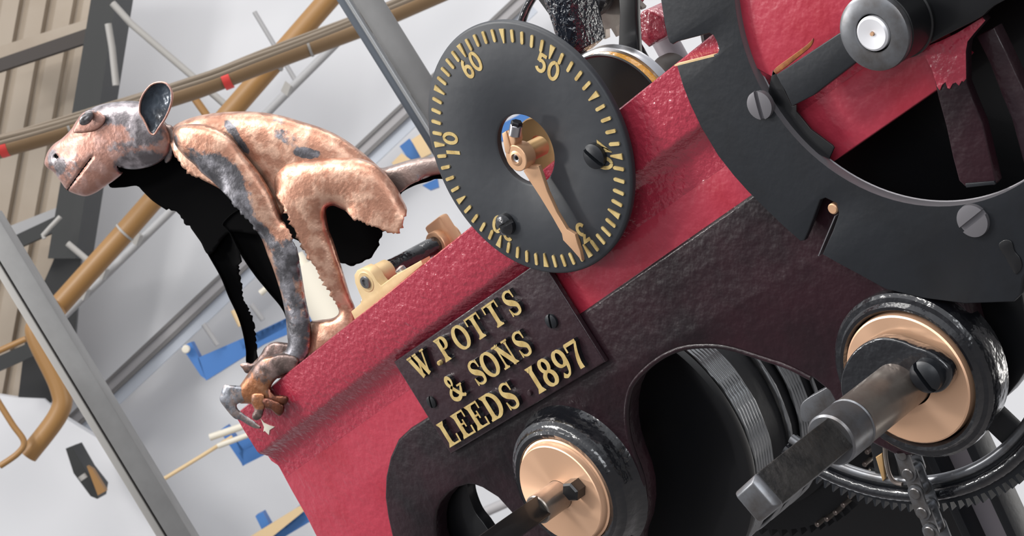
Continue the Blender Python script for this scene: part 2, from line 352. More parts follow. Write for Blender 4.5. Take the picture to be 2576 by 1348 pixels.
one(bgtube('thin_pipe', [(462, 208), (520, 290)], 5.1, 10, M['tan']), 'short thin ochre pipe between the ear and the truss pipe', 'pipe')
g_ = thing('conduit', bg(300, 680, 5.2), 'grey conduit with clips running under the ochre truss pipe', 'conduit')
bgtube('conduit_tube', [(160, 795), (420, 540), (720, 235), (860, 95)], 5.2, 11, M['wallgrey'], g_)
for a, b in ((338, 592), (252, 678), (718, 215), (205, 730)): bgpoly('clip', [(a - 12, b + 14), (a, b - 12), (a + 14, b), (a + 4, b + 26)], 5.12, .05, M['pale'], g_)
# double rail along the wall
r_ = thing('wall_rail', bg(640, 640, 5.9), 'long grey double rail rising diagonally across the wall', 'rail')
def off(px, k): return [(a + .68 * k, b + .73 * k) for a, b in px]
ra = [(120, 1122), (500, 772), (900, 392), (1320, -5)]
M['railgrey'] = mat('rail_grey', (158, 156, 158), .6); M['raildark'] = mat('rail_dark_grey', (112, 110, 110), .6); M['railshadow'] = mat('rail_shadow_blue', (182, 188, 198), .6)  # the pale blue strip paints the rail's shadow on the wall
for k, wd, mt, th in ((-14, 4, 'raildark', .06), (0, 10, 'railgrey', .045), (15, 4.5, 'raildark', .05), (34, 14, 'railshadow', .02)):
    P_ = off(ra, k - wd); Q_ = off(ra, k + wd)
    bm = bmesh.new(); bar_bm(bm, bg(*off(ra, k)[0], 6.05), bg(*off(ra, k)[-1], 6.05), wd * 2 / F * 6, th, FWD)
    bm_link('rail_strip', bm, M[mt], r_)
# galvanised posts
def gpost(label, a, b, D, wpx, dpx):
    o = thing('steel_post', bg(*b, D), label, 'post')
    A, B = bg(*a, D), bg(*b, D); d = (B - A).normalized(); s = d.cross(FWD).normalized()
    if s.dot(RIGHT) < 0: s = -s
    w_ = wpx / F * D
    bar('post_face', A + s * w_ * .2 , B + s * w_ * .2, w_ * .8, .05, HF, M['post'], o, .002)
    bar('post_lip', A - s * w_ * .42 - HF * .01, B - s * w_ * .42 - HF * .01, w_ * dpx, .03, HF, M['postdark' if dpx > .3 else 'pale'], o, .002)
    return o, A, B, s, w_
gpost('grey galvanised post slanting across the lower left of the photo', (-40, 548), (490, 1420), 3.0, 66, .28)
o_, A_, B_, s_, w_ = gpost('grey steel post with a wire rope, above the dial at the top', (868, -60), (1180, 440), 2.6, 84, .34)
one(tube('wire_rope', [A_ - s_ * w_ * .30 - HF * .045, B_ - s_ * w_ * .30 - HF * .045], .0042, M['rope'], None, 10), 'thin steel wire rope running down the left side of the post', 'cable')
# blue wall brackets
def bracket(label, polys, D, extra=()):
    o = thing('blue_bracket', bg(*polys[0][0], D), label, 'bracket', 'blue brackets on the far wall')
    for nm, P in zip(('bar', 'arm', 'lower_bar'), polys): bgpoly(nm, P, D, .06, M['blue'], o)
    return o
b_ = bracket('blue bracket with a long bar behind the sculpture forelegs', [[(497, 900), (640, 838), (800, 762), (808, 805), (660, 868), (518, 957)], [(456, 872), (480, 860), (500, 898), (519, 955), (505, 945)], [(600, 858), (722, 800), (722, 822), (610, 880)]], 5.7)
lathe('bolt_cap', [(0, -.012), (.011, -.01), (.013, 0), (0, .002)], bg(468, 878, 5.68), M['cream'], b_, FWD, 16)
bracket('blue bracket left of the red beam end, below the long curved claw', [[(598, 1140), (660, 1105), (664, 1145), (610, 1172)], [(552, 1083), (570, 1070), (612, 1130), (612, 1172)], [(590, 1100), (650, 1085), (655, 1112), (604, 1135)]], 5.7)
bracket('blue bracket at the bottom edge beside the red beam', [[(676, 1330), (780, 1280), (800, 1300), (700, 1360)], [(642, 1298), (661, 1288), (696, 1350), (690, 1380), (672, 1360)], [(700, 1315), (750, 1275), (770, 1290), (720, 1330)]], 5.7)
bracket('small blue bracket between the sculpture tail and the dial', [[(1005, 368), (1030, 348), (1060, 392), (1030, 404)], [(1062, 466), (1100, 448), (1104, 470), (1082, 478)]], 5.7)
bracket('blue bracket seen through the hole of the dial', [[(1225, 330), (1345, 268), (1345, 320), (1225, 370)]], 5.7)
for k, (P, lb) in enumerate((([(985, 410), (1010, 385), (1034, 402), (1000, 424)], 'pale wooden block left of the small blue bracket'), ([(1034, 352), (1060, 335), (1085, 385), (1060, 398)], 'pale wooden block right of the small blue bracket'))):
    one(bgpoly('wood_block', P, 5.65, .05, M['wood']), lb, 'block')
one(bgpoly('wood_plank', [(620, 1356), (756, 1272), (764, 1286), (660, 1370)], 5.66, .03, M['wood']), 'pale wooden plank lying on the lowest blue bracket', 'plank')
for a, b, lb in (((512, 815), (548, 868), 'grey peg'), ((586, 780), (606, 820), 'cream peg'), ((632, 765), (662, 805), 'dark grey peg')):
    one(bgtube('peg', [a, b], 5.68, 7, M['wallgrey' if 'grey' in lb else 'wood']), lb + ' standing above the long blue bracket', 'peg')
one(bgtube('thin_rod', [(400, 1212), (510, 1145), (585, 1098)], 5.6, 5, M['wood']), 'thin pale rod reaching from the post to the blue bracket', 'rod')
one(bgtube('pale_roll', [(528, 1100), (640, 1062)], 5.6, 9, M['cream']), 'short white roll resting on the blue bracket under the claw', 'tube')
one(bgtube('pale_roll', [(548, 1122), (640, 1088)], 5.58, 7, M['cream']), 'lower white roll resting on the blue bracket under the claw', 'tube')
k_ = thing('white_cylinder', bg(800, 800, 4.6), 'cream cylinder standing behind the sculpture hind leg', 'cylinder')
bgtube('cylinder_body', [(762, 668), (850, 830)], 4.6, 46, M['cream'], k_, 24)
bgtube('cylinder_cap', [(746, 640), (762, 668)], 4.6, 17, M['cream'], k_, 20)
one(bgtube('pale_roll', [(655, 738), (674, 722)], 5.6, 8, M['cream']), 'small cream roll end between the far legs of the sculpture', 'tube')
j_ = thing('junction_box', bg(215, 1190, 5.5), 'dark junction box with an orange board at the lower left', 'box')
bgpoly('box_body', [(165, 1128), (182, 1122), (215, 1180), (250, 1225), (245, 1255), (228, 1248), (185, 1190)], 5.45, .12, M['darkcol'], j_)
bgpoly('orange_board', [(218, 1172), (232, 1180), (266, 1235), (246, 1246)], 5.4, .03, M['tan'], j_)
tube('box_switch', [bg(205, 1195, 5.4), bg(212, 1205, 5.4)], .012, M['pale'], j_)
# ================================================================== CLOCK FRAME
fr = thing('clock_movement', (-.1, .03, -.2), 'red beam and black side casting of the clock movement carrying dial and plaque', 'clock frame')
def zt(x): return -.0195 + .0193 * x
def beam_bm(bm, prof, x0, x1, n=24):
    rows = []
    for i in range(n + 1):
        x = x0 + (x1 - x0) * i / n; rows.append([bm.verts.new((x, y, zt(x) + dz)) for y, dz in prof])
    for A, B in zip(rows, rows[1:]):
        for k in range(len(prof)): bm.faces.new((A[k], A[(k + 1) % len(prof)], B[(k + 1) % len(prof)], B[k]))
    bm.faces.new(rows[0]); bm.faces.new(rows[-1][::-1])
prof = [(.095, 0), (.0175, 0), (.0160, -.0012), (.0156, -.02), (.0160, -.046), (.0175, -.050), (.021, -.0525), (.0255, -.057), (.0285, -.063), (.0295, -.075), (.0300, -.085), (.048, -.085), (.050, -.03), (.095, -.028)]
bm = bmesh.new(); beam_bm(bm, prof, -.603, .95)
beam_bm(bm, [(.155, 0), (.09, 0), (.09, -.026), (.155, -.026)], -.60, -.085, 4)
bm_link('top_beam', bm, M['redlump'], fr, 50)
webpx = [(668, 1140), (682, 1160), (700, 1172), (732, 1232), (772, 1302), (806, 1370), (862, 1500), (1060, 1560), (1040, 1400), (1020, 1300), (1016, 1220), (1040, 1150), (1100, 1095), (1180, 1040), (1450, 838), (1895, 530), (2100, 405), (2360, 224), (2420, 150), (2300, 60), (2000, 200), (1500, 620), (1000, 930), (760, 1090)]
me = plate_mesh(xz(webpx, .03), [], .0301, .048, .001); link('web_panel', me, M['red'], fr)
# right hand end of the beam face, seen inside the notched ring
plate('end_panel', [(1840, -40), (1860, 60), (1900, 170), (1945, 195), (2110, 88), (2330, -60), (2330, -120), (1840, -120)], .0142, .0155, M['red'], fr)
plate('paint_stain', catmull([(1944, 190), (1950, 172), (1990, 142), (2030, 112), (2046, 96), (2040, 116), (2010, 142), (1975, 170)], 4), .0138, .0146, M['rust'], fr)
plate('paint_stain', catmull([(1632, 402), (1650, 380), (1700, 338), (1745, 300), (1770, 308), (1740, 345), (1690, 372), (1650, 408)], 4), .0290, .0296, M['rust'], fr, Yt=.03)
cast = [(1075, 1050), (1030, 1078), (1000, 1106), (980, 1150), (969, 1200), (967, 1250), (974, 1300), (985, 1350), (1015, 1450), (1080, 1560), (1300, 1650), (1560, 1560), (1590, 1450), (1603, 1348), (1616, 1313), (1622, 1270), (1620, 1223), (1610, 1180), (1595, 1141), (1583, 1102), (1577, 1063), (1577, 1024), (1583, 988), (1595, 961), (1618, 934), (1657, 902), (1697, 881), (1736, 871), (1798, 869), (1853, 879), (1932, 904), (1985, 922), (2040, 950), (2085, 985), (2120, 1050), (2180, 1110), (2260, 1150), (2350, 1140), (2425, 1095), (2470, 1045), (2489, 985), (2484, 928), (2462, 870), (2445, 812), (2431, 755), (2436, 700), (2430, 620), (2340, 590), (2230, 545), (2120, 470), (2050, 400), (1890, 490), (1700, 622), (1450, 795), (1400, 850), (1200, 990)]
h1 = [(1176, 1220), (1147, 1228), (1127, 1242), (1108, 1264), (1098, 1285), (1094, 1312), (1096, 1348), (1112, 1395), (1160, 1435), (1230, 1420), (1285, 1370), (1298, 1325), (1288, 1293), (1252, 1253), (1212, 1228), (1193, 1221)]
plate('side_casting', cast, .0255, .045, M['black'], fr, [h1], bev=.003)
# raised lip round the two openings
for L in ([(1500, 1560), (1590, 1450), (1603, 1348), (1616, 1313), (1622, 1270), (1620, 1223), (1610, 1180), (1595, 1141), (1583, 1102), (1577, 1063), (1577, 1024), (1583, 988), (1595, 961), (1618, 934), (1657, 902), (1697, 881), (1736, 871), (1798, 869), (1853, 879), (1932, 904), (1985, 922), (2040, 950)],):
    tube('casting_lip', [at(a, b, .0275) for a, b in catmull(L, 4, False)], .0026, M['black'], fr, 10)
bossL, bossR = Vector((-.1885, 0, -.2640)), Vector((.2105, 0, -.3086))
lathe('bearing_boss', [(.049, .026), (.049, .004), (.052, .0005), (.056, -.0005), (.0590, .0012), (.0605, .004), (.0625, .0055), (.0655, .007), (.0672, .0105), (.0678, .016), (.0690, .021), (.0735, .0265)], bossL, M['blackgloss'], fr, n=96)
lathe('bearing_boss', [(.053, .03), (.053, .006), (.0550, .003), (.0575, .0025), (.0590, .0045), (.0600, .0060), (.0635, .0065), (.0660, .009), (.0665, .014), (.0655, .022), (.0640, .036), (.060, .040), (.050, .040)], bossR, M['blackgloss'], fr, n=96)
plate('casting_foot', [(2560, 690), (2500, 640), (2440, 700), (2470, 900), (2515, 960), (2530, 1000), (2562, 960), (2600, 900)], .06, .08, M['pitch'], fr)
plate('paint_chip', [(655, 1052), (664, 1064), (676, 1070), (690, 1074), (678, 1082), (676, 1094), (666, 1084), (662, 1086), (664, 1074)], .0150, .0162, M['cream'], fr, bev=.0002)
# ------------------------------------------------------------------ dial
di = thing('setting_dial', (0, .003, -.11), 'round slate-black dial with gold minute marks and numerals 10 to 60', 'dial')
lathe('dial_plate', [(.031, .0062), (.0305, .004), (.0308, .0008), (.0325, -.0002), (.1075, 0), (.1092, .0008), (.1100, .0025), (.1096, .0060)], (0, 0, 0), M['slate'], di, n=128, closed=True, smooth=40)
def pol(r, a): return (r * math.sin(a), r * math.cos(a))       # clockwise from the top (X, Z)
bm = bmesh.new()
def ribbon(bm, pts, wd, y0, y1, f=lambda p: p):
    P = [Vector(p) for p in pts]; N = len(P); Wd = wd if hasattr(wd, '__len__') else [wd] * N
    L, R_ = [], []
    for i, p in enumerate(P):
        t = (P[min(i + 1, N - 1)] - P[max(i - 1, 0)]).normalized(); nn = Vector((-t.y, t.x)) * Wd[i] / 2
        if 0 < i < N - 1:
            t0 = (P[i] - P[i - 1]).normalized(); c = max(.5, t.dot(t0)); nn /= c
        L.append(f(p + nn)); R_.append(f(p - nn))
    V = [[bm.verts.new((q[0], y, q[1])) for q in S] for y in (y0, y1) for S in (L, R_)]
    for i in range(N - 1):
        bm.faces.new((V[0][i], V[0][i + 1], V[1][i + 1], V[1][i]))
        bm.faces.new((V[0][i], V[2][i], V[2][i + 1], V[0][i + 1])); bm.faces.new((V[1][i + 1], V[3][i + 1], V[3][i], V[1][i]))
    for e in (0, N - 1): bm.faces.new((V[0][e], V[1][e], V[3][e], V[2][e]))
for k in range(60):
    a = 2 * math.pi * k / 60
    if k % 5 == 0: P, Wd = [pol(.0915, a), pol(.1035, a)], [.0012, .0052]
    else: P, Wd = [pol(.0928, a), pol(.0940, a), pol(.1028, a), pol(.1035, a)], [.0014, .0029, .0029, .0016]
    ribbon(bm, P, Wd, -.0012, .0006)
bm_link('minute_marks', bm, M['gold'], di)
def arc(cx, cy, rx, ry, a0, a1, n=18): return [(cx + rx * math.cos(math.radians(a0 + (a1 - a0) * i / n)), cy + ry * math.sin(math.radians(a0 + (a1 - a0) * i / n))) for i in range(n + 1)]
DIG = {'0': [arc(.5, .5, .40, .47, 90, 450, 28)], '1': [[(.5, 0), (.5, 1)]],
       '2': [arc(.5, .70, .36, .27, 165, -35, 14) + [(.12, .04)], [(.10, .05), (.9, .05)]],
       '3': [[(.14, .95), (.82, .95), (.45, .60)], arc(.46, .32, .38, .29, 85, -160, 16)],
       '4': [[(.68, 0), (.68, 1), (.08, .30), (.95, .30)]],
       '5': [[(.84, .95), (.26, .95), (.20, .52)], arc(.48, .33, .38, .30, 130, -150, 18)],
       '6': [arc(.5, .31, .37, .29, 0, 360, 22), arc(.62, .35, .49, .62, 100, 185, 10)]}
for k, tx in enumerate(('60', '10', '20', '30', '40', '50')):
    a = -2 * math.pi * k / 6; bm = bmesh.new()
    a = {'60': 0, '50': 60, '40': 120, '30': 180, '20': 240, '10': 300}[tx] * math.pi / 180
    ur = Vector(pol(1, a)); ut = Vector((ur.y, -ur.x))
    for j, ch in enumerate(tx):
        for ns, st in enumerate(DIG[ch]):
            f = lambda p, j=j: ut * ((p[0] - .5) * .0105 + (j - .5) * .0128) + ur * (.0835 + (p[1] - .5) * .0158)
            ribbon(bm, [f(p) for p in st], .0030, -.0006 - ns * .0001, .0006)
    bm_link('numeral', bm, M['gold'], di)
def slot_screw(name, c, r, h, slot, mt, parent, dome=.3, sw=.16, yb=None):
    """slotted round-head screw facing the viewer; c on the plate face, slot = slot angle"""
    bm = bmesh.new(); n = 40; c = Vector(c); rings = []
    s = Vector((math.cos(slot), 0, math.sin(slot))); q = Vector((-s.z, 0, s.x)); half = r * sw
    for sgn in (-1, 1):
        pts = []
        a0 = math.asin(min(1, half / r)); N = 18
        rim = [(a0 + (math.pi - 2 * a0) * i / N) for i in range(N + 1)]
        lo = [bm.verts.new(c + s * r * math.cos(t) + q * sgn * r * math.sin(t) + Vector((0, .001, 0))) for t in rim]
        hi = [bm.verts.new(c + s * r * .97 * math.cos(t) + q * sgn * max(half, r * .97 * math.sin(t)) - Vector((0, h * .65, 0))) for t in rim]
        md = [bm.verts.new(c + s * r * .7 * math.cos(t) + q * sgn * max(half, r * .7 * math.sin(t)) - Vector((0, h * (.65 + dome), 0))) for t in rim]
        ce = bm.verts.new(c + q * sgn * half - Vector((0, h * (.7 + dome), 0)))
        for i in range(N):
            bm.faces.new((lo[i], lo[i + 1], hi[i + 1], hi[i])); bm.faces.new((hi[i], hi[i + 1], md[i + 1], md[i])); bm.faces.new((md[i], md[i + 1], ce))
        bm.faces.new([lo[0], hi[0], md[0], ce, md[-1], hi[-1], lo[-1]])
    lathe_bm(bm, [(0, -h * .15), (r * .96, -h * .15), (r * .96, .001)], c, (0, 1, 0), 32)
    return bm_link(name, bm, mt, parent, 45)
slot_screw('screw', at(1499, 391, -.001), .0108, .005, math.radians(112), M['iron'], di)
slot_screw('screw', at(1274, 563, -.001), .0098, .005, math.radians(-5), M['blackgloss'], di)
for px in ((1499, 391), (1274, 563)):
    p = at(*px, 0); lathe('stud', cyl_prof(.006, .006, .0295), (p.x, 0, p.z), M['iron'], di, n=20)
# ------------------------------------------------------------------ dial hand
ha = thing('clock_hand', at(1300, 398, -.012), 'rose brass arrow hand clamped on its arbor at the dial centre', 'clock hand')
plate('hand_blade', [(1316, 430), (1330, 452), (1358, 495), (1388, 544), (1413, 588), (1416, 604), (1437, 626), (1464, 657), (1459, 632), (1452, 612), (1446, 590), (1425, 577), (1400, 535), (1376, 482), (1362, 440), (1354, 418), (1330, 414)], -.0125, -.0085, M['rosebrass'], ha, bev=.0005)
hc = at(1297, 399, -.021)
lathe('hub', [(.0042, -.0006), (.0062, 0), (.0066, .0004), (.0106, .0004), (.0112, .001), (.0112, .0125), (.0105, .0132), (.0042, .0132)], hc, M['rosebrass'], ha, closed=True)
lathe('arbor_end', [(.0018, .004), (.0018, .0012), (.0030, .0006), (.0042, .0010), (.0042, .012)], hc, M['steel'], ha, n=32)
lathe('hub_sleeve', cyl_prof(.0082, .011, .034), hc, M['brass'], ha)
for k, pts in enumerate(([(1262, 336), (1272, 330), (1284, 372), (1280, 388), (1270, 384)], [(1275, 330), (1292, 326), (1296, 356), (1292, 372), (1284, 368)])):
    plate('clamp_ear', pts, -.021 + .001 * k, -.010, M['rosebrass'], ha)
cs = at(1296, 330, -.017)
lathe('clamp_screw', cyl_prof(.0052, -.004, .006), cs, M['steel'], ha, axis=(.75, .1, .6), n=24)
lathe('clamp_nut', cyl_prof(.0050, .002, .009), cs, M['iron'], ha, axis=(.75, .1, .6), n=6, smooth=20)
# bearing plate behind the dial hole
bp_ = thing('bearing_plate', at(1360, 400, .03), 'brass bearing plate on the red beam behind the dial hole', 'bearing')
bc = at(1356, 366, .027)
lathe('bearing_ring', [(.0088, 0), (.0235, 0), (.0245, .001), (.0245, .012), (.0088, .012)], bc, M['brass'], bp_, closed=True, n=48)
b0 = Vector((bc.x, .033, bc.z))
bar('bearing_foot', b0 + Vector((.002, 0, -.018)), Vector((bc.x + .004, .033, zt(bc.x) - .001)), .03, .011, (0, 1, 0), M['brass'], bp_, .001)
# ------------------------------------------------------------------ name plate
np_ = thing('name_plate', (-.2, .02, -.18), 'maroon-black rectangular cast plaque with raised gold lettering and two screws', 'plaque')
link('plate', plate_mesh([(-.3255, -.1845), (-.0745, -.1845), (-.0745, -.081), (-.3255, -.081)], [], .0195, .0254, .0015), M['maroon'], np_)
T_, t_ = .23, .10
def sr(x0, x1, y): return ([(x0, y), (x1, y)], .075)
GL = {
 'W': (1.18, [([(.06, .97), (.32, .0)], T_), ([(.30, .02), (.50, .8)], t_), ([(.42, .97), (.68, 0)], T_), ([(.66, .02), (.94, .97)], t_), sr(-.04, .24, .965), sr(.32, .56, .965), sr(.82, 1.06, .965)]),
 'P': (.80, [([(.22, 0), (.22, 1)], T_), sr(.0, .48, .037), sr(0, .5, .963), (arc(.48, .73, .30, .235, 90, -90, 12), [.08, .1, .13, .17, .2, .22, .23, .22, .2, .17, .13, .1, .08]), sr(.3, .5, .495)]),
 'O': (.98, [(arc(.5, .5, .40, .46, 90, 450, 32), [.09 + .15 * abs(math.sin(2 * math.pi * i / 32)) for i in range(33)])]),
 'T': (.92, [([(.5, 0), (.5, 1)], T_), sr(.24, .76, .037), sr(.02, .98, .96), ([(.04, 1), (.03, .68)], .08), ([(.96, 1), (.97, .68)], .08)]),
 'S': (.78, [(catmull([(.84, .74), (.74, .92), (.48, .97), (.22, .88), (.17, .70), (.34, .56), (.60, .46), (.80, .32), (.76, .10), (.48, .03), (.22, .10), (.12, .28)], 4, False), [.06 + .17 * math.exp(-((i / 44 - .5) / .22) ** 2) + .02 for i in range(45)]), ([(.84, .66), (.84, .98)], .07), ([(.12, .34), (.12, .02)], .07)]),
 'N': (1.02, [([(.2, 0), (.2, 1)], .1), ([(.16, .98), (.82, .02)], T_), ([(.82, 0), (.82, 1)], .1), sr(.02, .38, .037), sr(-.02, .3, .963), sr(.64, 1.0, .963)]),
 '&': (.98, [(catmull([(.95, .48), (.84, .30), (.62, .08), (.38, .02), (.14, .12), (.12, .32), (.32, .50), (.52, .66), (.54, .86), (.40, .97), (.26, .86), (.28, .68), (.46, .44), (.54, .31)], 4, False), [.09 + .09 * abs(math.sin(i / 60 * 7)) for i in range(53)]), ([(.42, .48), (.66, .20), (.78, .09), (.92, .03), (1.0, .08)], [.17, .18, .16, .12, .09]), sr(.72, 1.06, .50)]),
 'L': (.82, [([(.24, 0), (.24, 1)], T_), sr(.02, .48, .963), sr(.02, .9, .04), ([(.92, .0), (.95, .34)], .09)]),
 'E': (.86, [([(.24, 0), (.24, 1)], T_), sr(.02, .88, .963), sr(.02, .92, .04), ([(.88, 1), (.88, .70)], .08), ([(.93, .0), (.95, .32)], .09), sr(.3, .62, .51), ([(.64, .36), (.64, .66)], .08)]),
 'D': (1.0, [([(.24, 0), (.24, 1)], T_), sr(.02, .5, .963), sr(.02, .5, .037), (arc(.44, .5, .46, .46, 90, -90, 20), [.08 + .16 * math.sin(math.pi * i / 20) for i in range(21)])]),
 '1': (.5, [([(.5, 0), (.5, 1)], T_), sr(.22, .78, .037), ([(.22, .84), (.5, .97)], .08)]),
 '8': (.76, [(arc(.5, .75, .29, .22, 90, 450, 24), [.09 + .1 * abs(math.sin(2 * math.pi * i / 24)) for i in range(25)]), (arc(.5, .27, .36, .25, 90, 450, 24), [.09 + .13 * abs(math.sin(2 * math.pi * i / 24)) for i in range(25)])]),
 '9': (.76, [(arc(.5, .69, .34, .28, 90, 450, 24), [.09 + .12 * abs(math.sin(2 * math.pi * i / 24)) for i in range(25)]), (catmull([(.84, .66), (.82, .36), (.66, .10), (.40, .03), (.20, .12)], 5, False), [.2, .2, .2, .19, .18, .17, .16, .14, .12, .1, .1, .1, .1, .1, .11, .13, .15, .17, .19, .2, .2])]),
 '7': (.78, [([(.10, .95), (.92, .95)], .13), ([(.12, .98), (.10, .70)], .09), (catmull([(.90, .93), (.64, .60), (.46, .25), (.44, 0)], 5, False), [.10, .10, .11, .12, .13, .14, .15, .17, .18, .19, .2, .21, .22, .23, .24, .24])]),
}
def dotg(bm, x, z, r, y0): lathe_bm(bm, [(0, y0), (r * .8, y0), (r, y0 + .001), (r, .0196)], (x, 0, z), (0, 1, 0), 16)
def line(chars, zb, h):
    for ch, xc in chars:
        bm = bmesh.new(); xc += .0050
        if ch == '.': dotg(bm, xc - .0022, zb + .0030, .0024, .0155); bm_link('full_stop', bm, M['gold'], np_); continue
        wd, sts = GL[ch]
        for ns, (pts, wds) in enumerate(sts):
            if len(pts) == 2 and pts[0][0] == pts[1][0] and pts[0][1] == 0 and pts[1][1] == 1:
                x_ = pts[0][0]; w0 = wds; pts = [(x_, v) for v in (0, .05, .10, .17, .5, .83, .90, .95, 1)]
                wds = [max(w0, v) + (w0 - .1) * .8 * (v > .1) for v in (.36, .30, .18, .1, .1, .1, .18, .30, .36)]; wds[3:6] = [w0] * 3
            f = lambda p: (xc + (p[0] - .5) * h * wd * .98, zb + p[1] * h)
            ribbon(bm, [f(p) for p in pts], [v * h for v in wds] if hasattr(wds, '__len__') else wds * h, .0148 - ns * .00012, .0200)
        for fc in bm.faces:
            fc.normal_update(); fc.material_index = 0 if abs(fc.normal.y) > .7 else 1
        bm_link('letter', bm, [M['gold'], M['blackgloss']], np_)
line([('W', -.2905), ('.', -.2665), ('P', -.2473), ('O', -.2200), ('T', -.1935), ('T', -.1640), ('S', -.1362)], -.1094, .0232)
line([('&', -.2672), ('S', -.2267), ('O', -.2055), ('N', -.1797), ('S', -.1535)], -.1446, .0236)
line([('L', -.3088), ('E', -.2835), ('E', -.2592), ('D', -.2330), ('S', -.2060), ('1', -.1634), ('8', -.1440), ('9', -.1220), ('7', -.1005)], -.1788, .0254)
bm = bmesh.new(); dotg(bm, -.1785, -.1735, .0028, .0172); bm_link('raised_dot', bm, M['maroon'], np_)
slot_screw('screw', (-.1035, .0192, -.1301), .0068, .003, math.radians(62), M['iron'], np_)
slot_screw('screw', (-.3069, .0192, -.1330), .0062, .0022, math.radians(65), M['darkiron'], np_)
# ------------------------------------------------------------------ left bushing + winding arbor
bu = thing('bronze_bushing', bossL + Vector((0, 0, -.05)), 'turned bronze bushing with black hex bolt under the plaque', 'bushing')
lathe('bushing_disc', [(.0138, .004), (.0138, -.006), (.0462, -.006), (.0470, -.0052), (.0490, .0005), (.0508, .0012), (.0508, .006), (.048, .02)], bossL, M['bronze'], bu, n=96, smooth=20)
bh = at(1454, 1224, -.006)
lathe('hex_bolt', [(.0, -.0125), (.0078, -.0125), (.0096, -.0108), (.0096, 0), (0, 0)], bh, M['pitch'], bu, n=6, smooth=15)
wa = thing('winding_arbor', bossL + Vector((0, -.04, -.02)), 'round steel arbor with black square end, below the plaque', 'winding arbor')
lathe('shaft', cyl_prof(.0135, -.037, .09, .001), bossL, M['shaft'], wa, n=40)
def square_end(c, s, y0, y1, rot, mt, parent, tip=False):
    bm = bmesh.new(); u = Vector((math.cos(rot), 0, math.sin(rot))); v = Vector((-u.z, 0, u.x)); c = Vector(c)
    st = [(y0, 1), (y1 + .004, 1), (y1, .78)] if tip else [(y0, 1), (y1, 1)]
    rings = [[bm.verts.new(c + u * s / 2 * k * i + v * s / 2 * k * j + Vector((0, y, 0))) for i, j in ((-1, -1), (1, -1), (1, 1), (-1, 1))] for y, k in st]
    for A, B in zip(rings, rings[1:]):
        for k in range(4): bm.faces.new((A[k], A[(k + 1) % 4], B[(k + 1) % 4], B[k]))
    bm.faces.new(rings[0]); bm.faces.new(rings[-1][::-1]); bmesh.ops.recalc_face_normals(bm, faces=bm.faces)
    bevel_all(bm, .0012); return bm_link('square_end', bm, mt, parent, 30)
square_end(bossL, .0205, -.035, -.20, math.radians(8), M['pitch'], wa)
# right
bu = thing('bronze_bushing', bossR + Vector((0, 0, -.05)), 'turned bronze bushing half covered by a black clamp plate at the right', 'bushing')
lathe('bushing_disc', [(.0205, .004), (.0205, .001), (.0500, .001), (.0512, .002), (.0520, .009), (.0520, .026)], bossR, M['bronze'], bu, n=96, smooth=20)
cp = plate('clamp_plate', catmull([(2113, 970), (2119, 933), (2138, 896), (2163, 871), (2194, 855), (2225, 851), (2263, 858), (2297, 872), (2334, 884), (2362, 902), (2387, 927), (2392, 955), (2378, 979), (2354, 990), (2318, 984), (2297, 976), (2270, 1010), (2220, 1045), (2160, 1035), (2122, 1005)], 4), -.0125, -.002, M['blackgloss'], bu, bev=.0018)
slot_screw('clamp_screw', at(2338, 940, -.0125), .0128, .010, math.radians(95), M['iron'], bu, sw=.14)
wa = thing('winding_arbor', bossR + Vector((0, -.08, -.02)), 'long steel arbor with collar and dark square end, at the lower right', 'winding arbor')
aR = Vector((.2105, 0, -.3086))
lathe('shaft', cyl_prof(.0192, -.076, .09, .001), aR, M['shaft'], wa, n=48)
lathe('collar', [(.012, -.104), (.0182, -.104), (.0196, -.1025), (.0196, -.080), (.0190, -.0775), (.0198, -.0765), (.0192, -.0750), (.012, -.075)], aR, M['greysteel'], wa, n=48)
M['forged'] = mat('forged_dark_steel', (74, 72, 70), .42, metal=.6, bump=.25, bscale=220, var=(50, 50, 50), vscale=60)
square_end(aR, .0262, -.098, -.192, math.radians(12), M['forged'], wa)
tp = square_end(aR, .0260, -.1915, -.199, math.radians(12), M['greysteel'], wa, True); tp.name = 'bright_tip'
# ------------------------------------------------------------------ notched ring, lever and roller
M['rim'] = mat('rim_highlight_steel', (120, 118, 122), .4, metal=.5)
rg = thing('notched_ring', (.37, .01, -.3), 'large black notched ring plate with slotted screws at the right', 'ring')
rc = Vector((.3745, 0, -.0845))
outer = [(1640, -160), (1655, -60), (1662, 0), (1671, 59), (1679, 95), (1684, 107), (1692, 112), (1704, 105), (1754, 92), (1784, 84), (1794, 89), (1803, 106), (1808, 125), (1804, 135), (1790, 140), (1744, 152), (1702, 164), (1718, 218), (1735, 261), (1763, 320), (1806, 392), (1846, 443), (1882, 483), (1919, 520), (1970, 569), (2013, 607), (2023, 605), (2033, 583), (2063, 503), (2076, 498), (2104, 512), (2110, 537), (2095, 580), (2068, 640), (2116, 667), (2163, 692), (2226, 727), (2320, 750), (2427, 764), (2550, 759), (2567, 742), (2572, 700), (2610, 640), (2680, 560), (2760, 440), (2800, 300), (2800, 150), (2740, 0), (2640, -120), (2480, -260), (2300, -330), (2000, -340), (1780, -280)]
link('ring_plate', plate_mesh(xz(outer, .008), [circ(rc.x, rc.z, .1405, 96)], .0080, .0138, .0009), M['iron'], rg)
lathe('inner_rim', [(.1400, .0092), (.1404, .0086), (.1404, .0170), (.1385, .0172), (.1392, .0165)], rc, M['rim'], rg, closed=True, n=128)  # lighter grey paints the highlight on the ring's inner wall
bar('notch_edge', at(1703, 162, .011), at(1802, 137, .011), .0012, .0062, (0, 1, 0), M['palebrass'], rg)
bar('notch_edge', at(2064, 640, .011), at(2106, 540, .011), .0008, .0060, (0, 1, 0), M['rim'], rg)
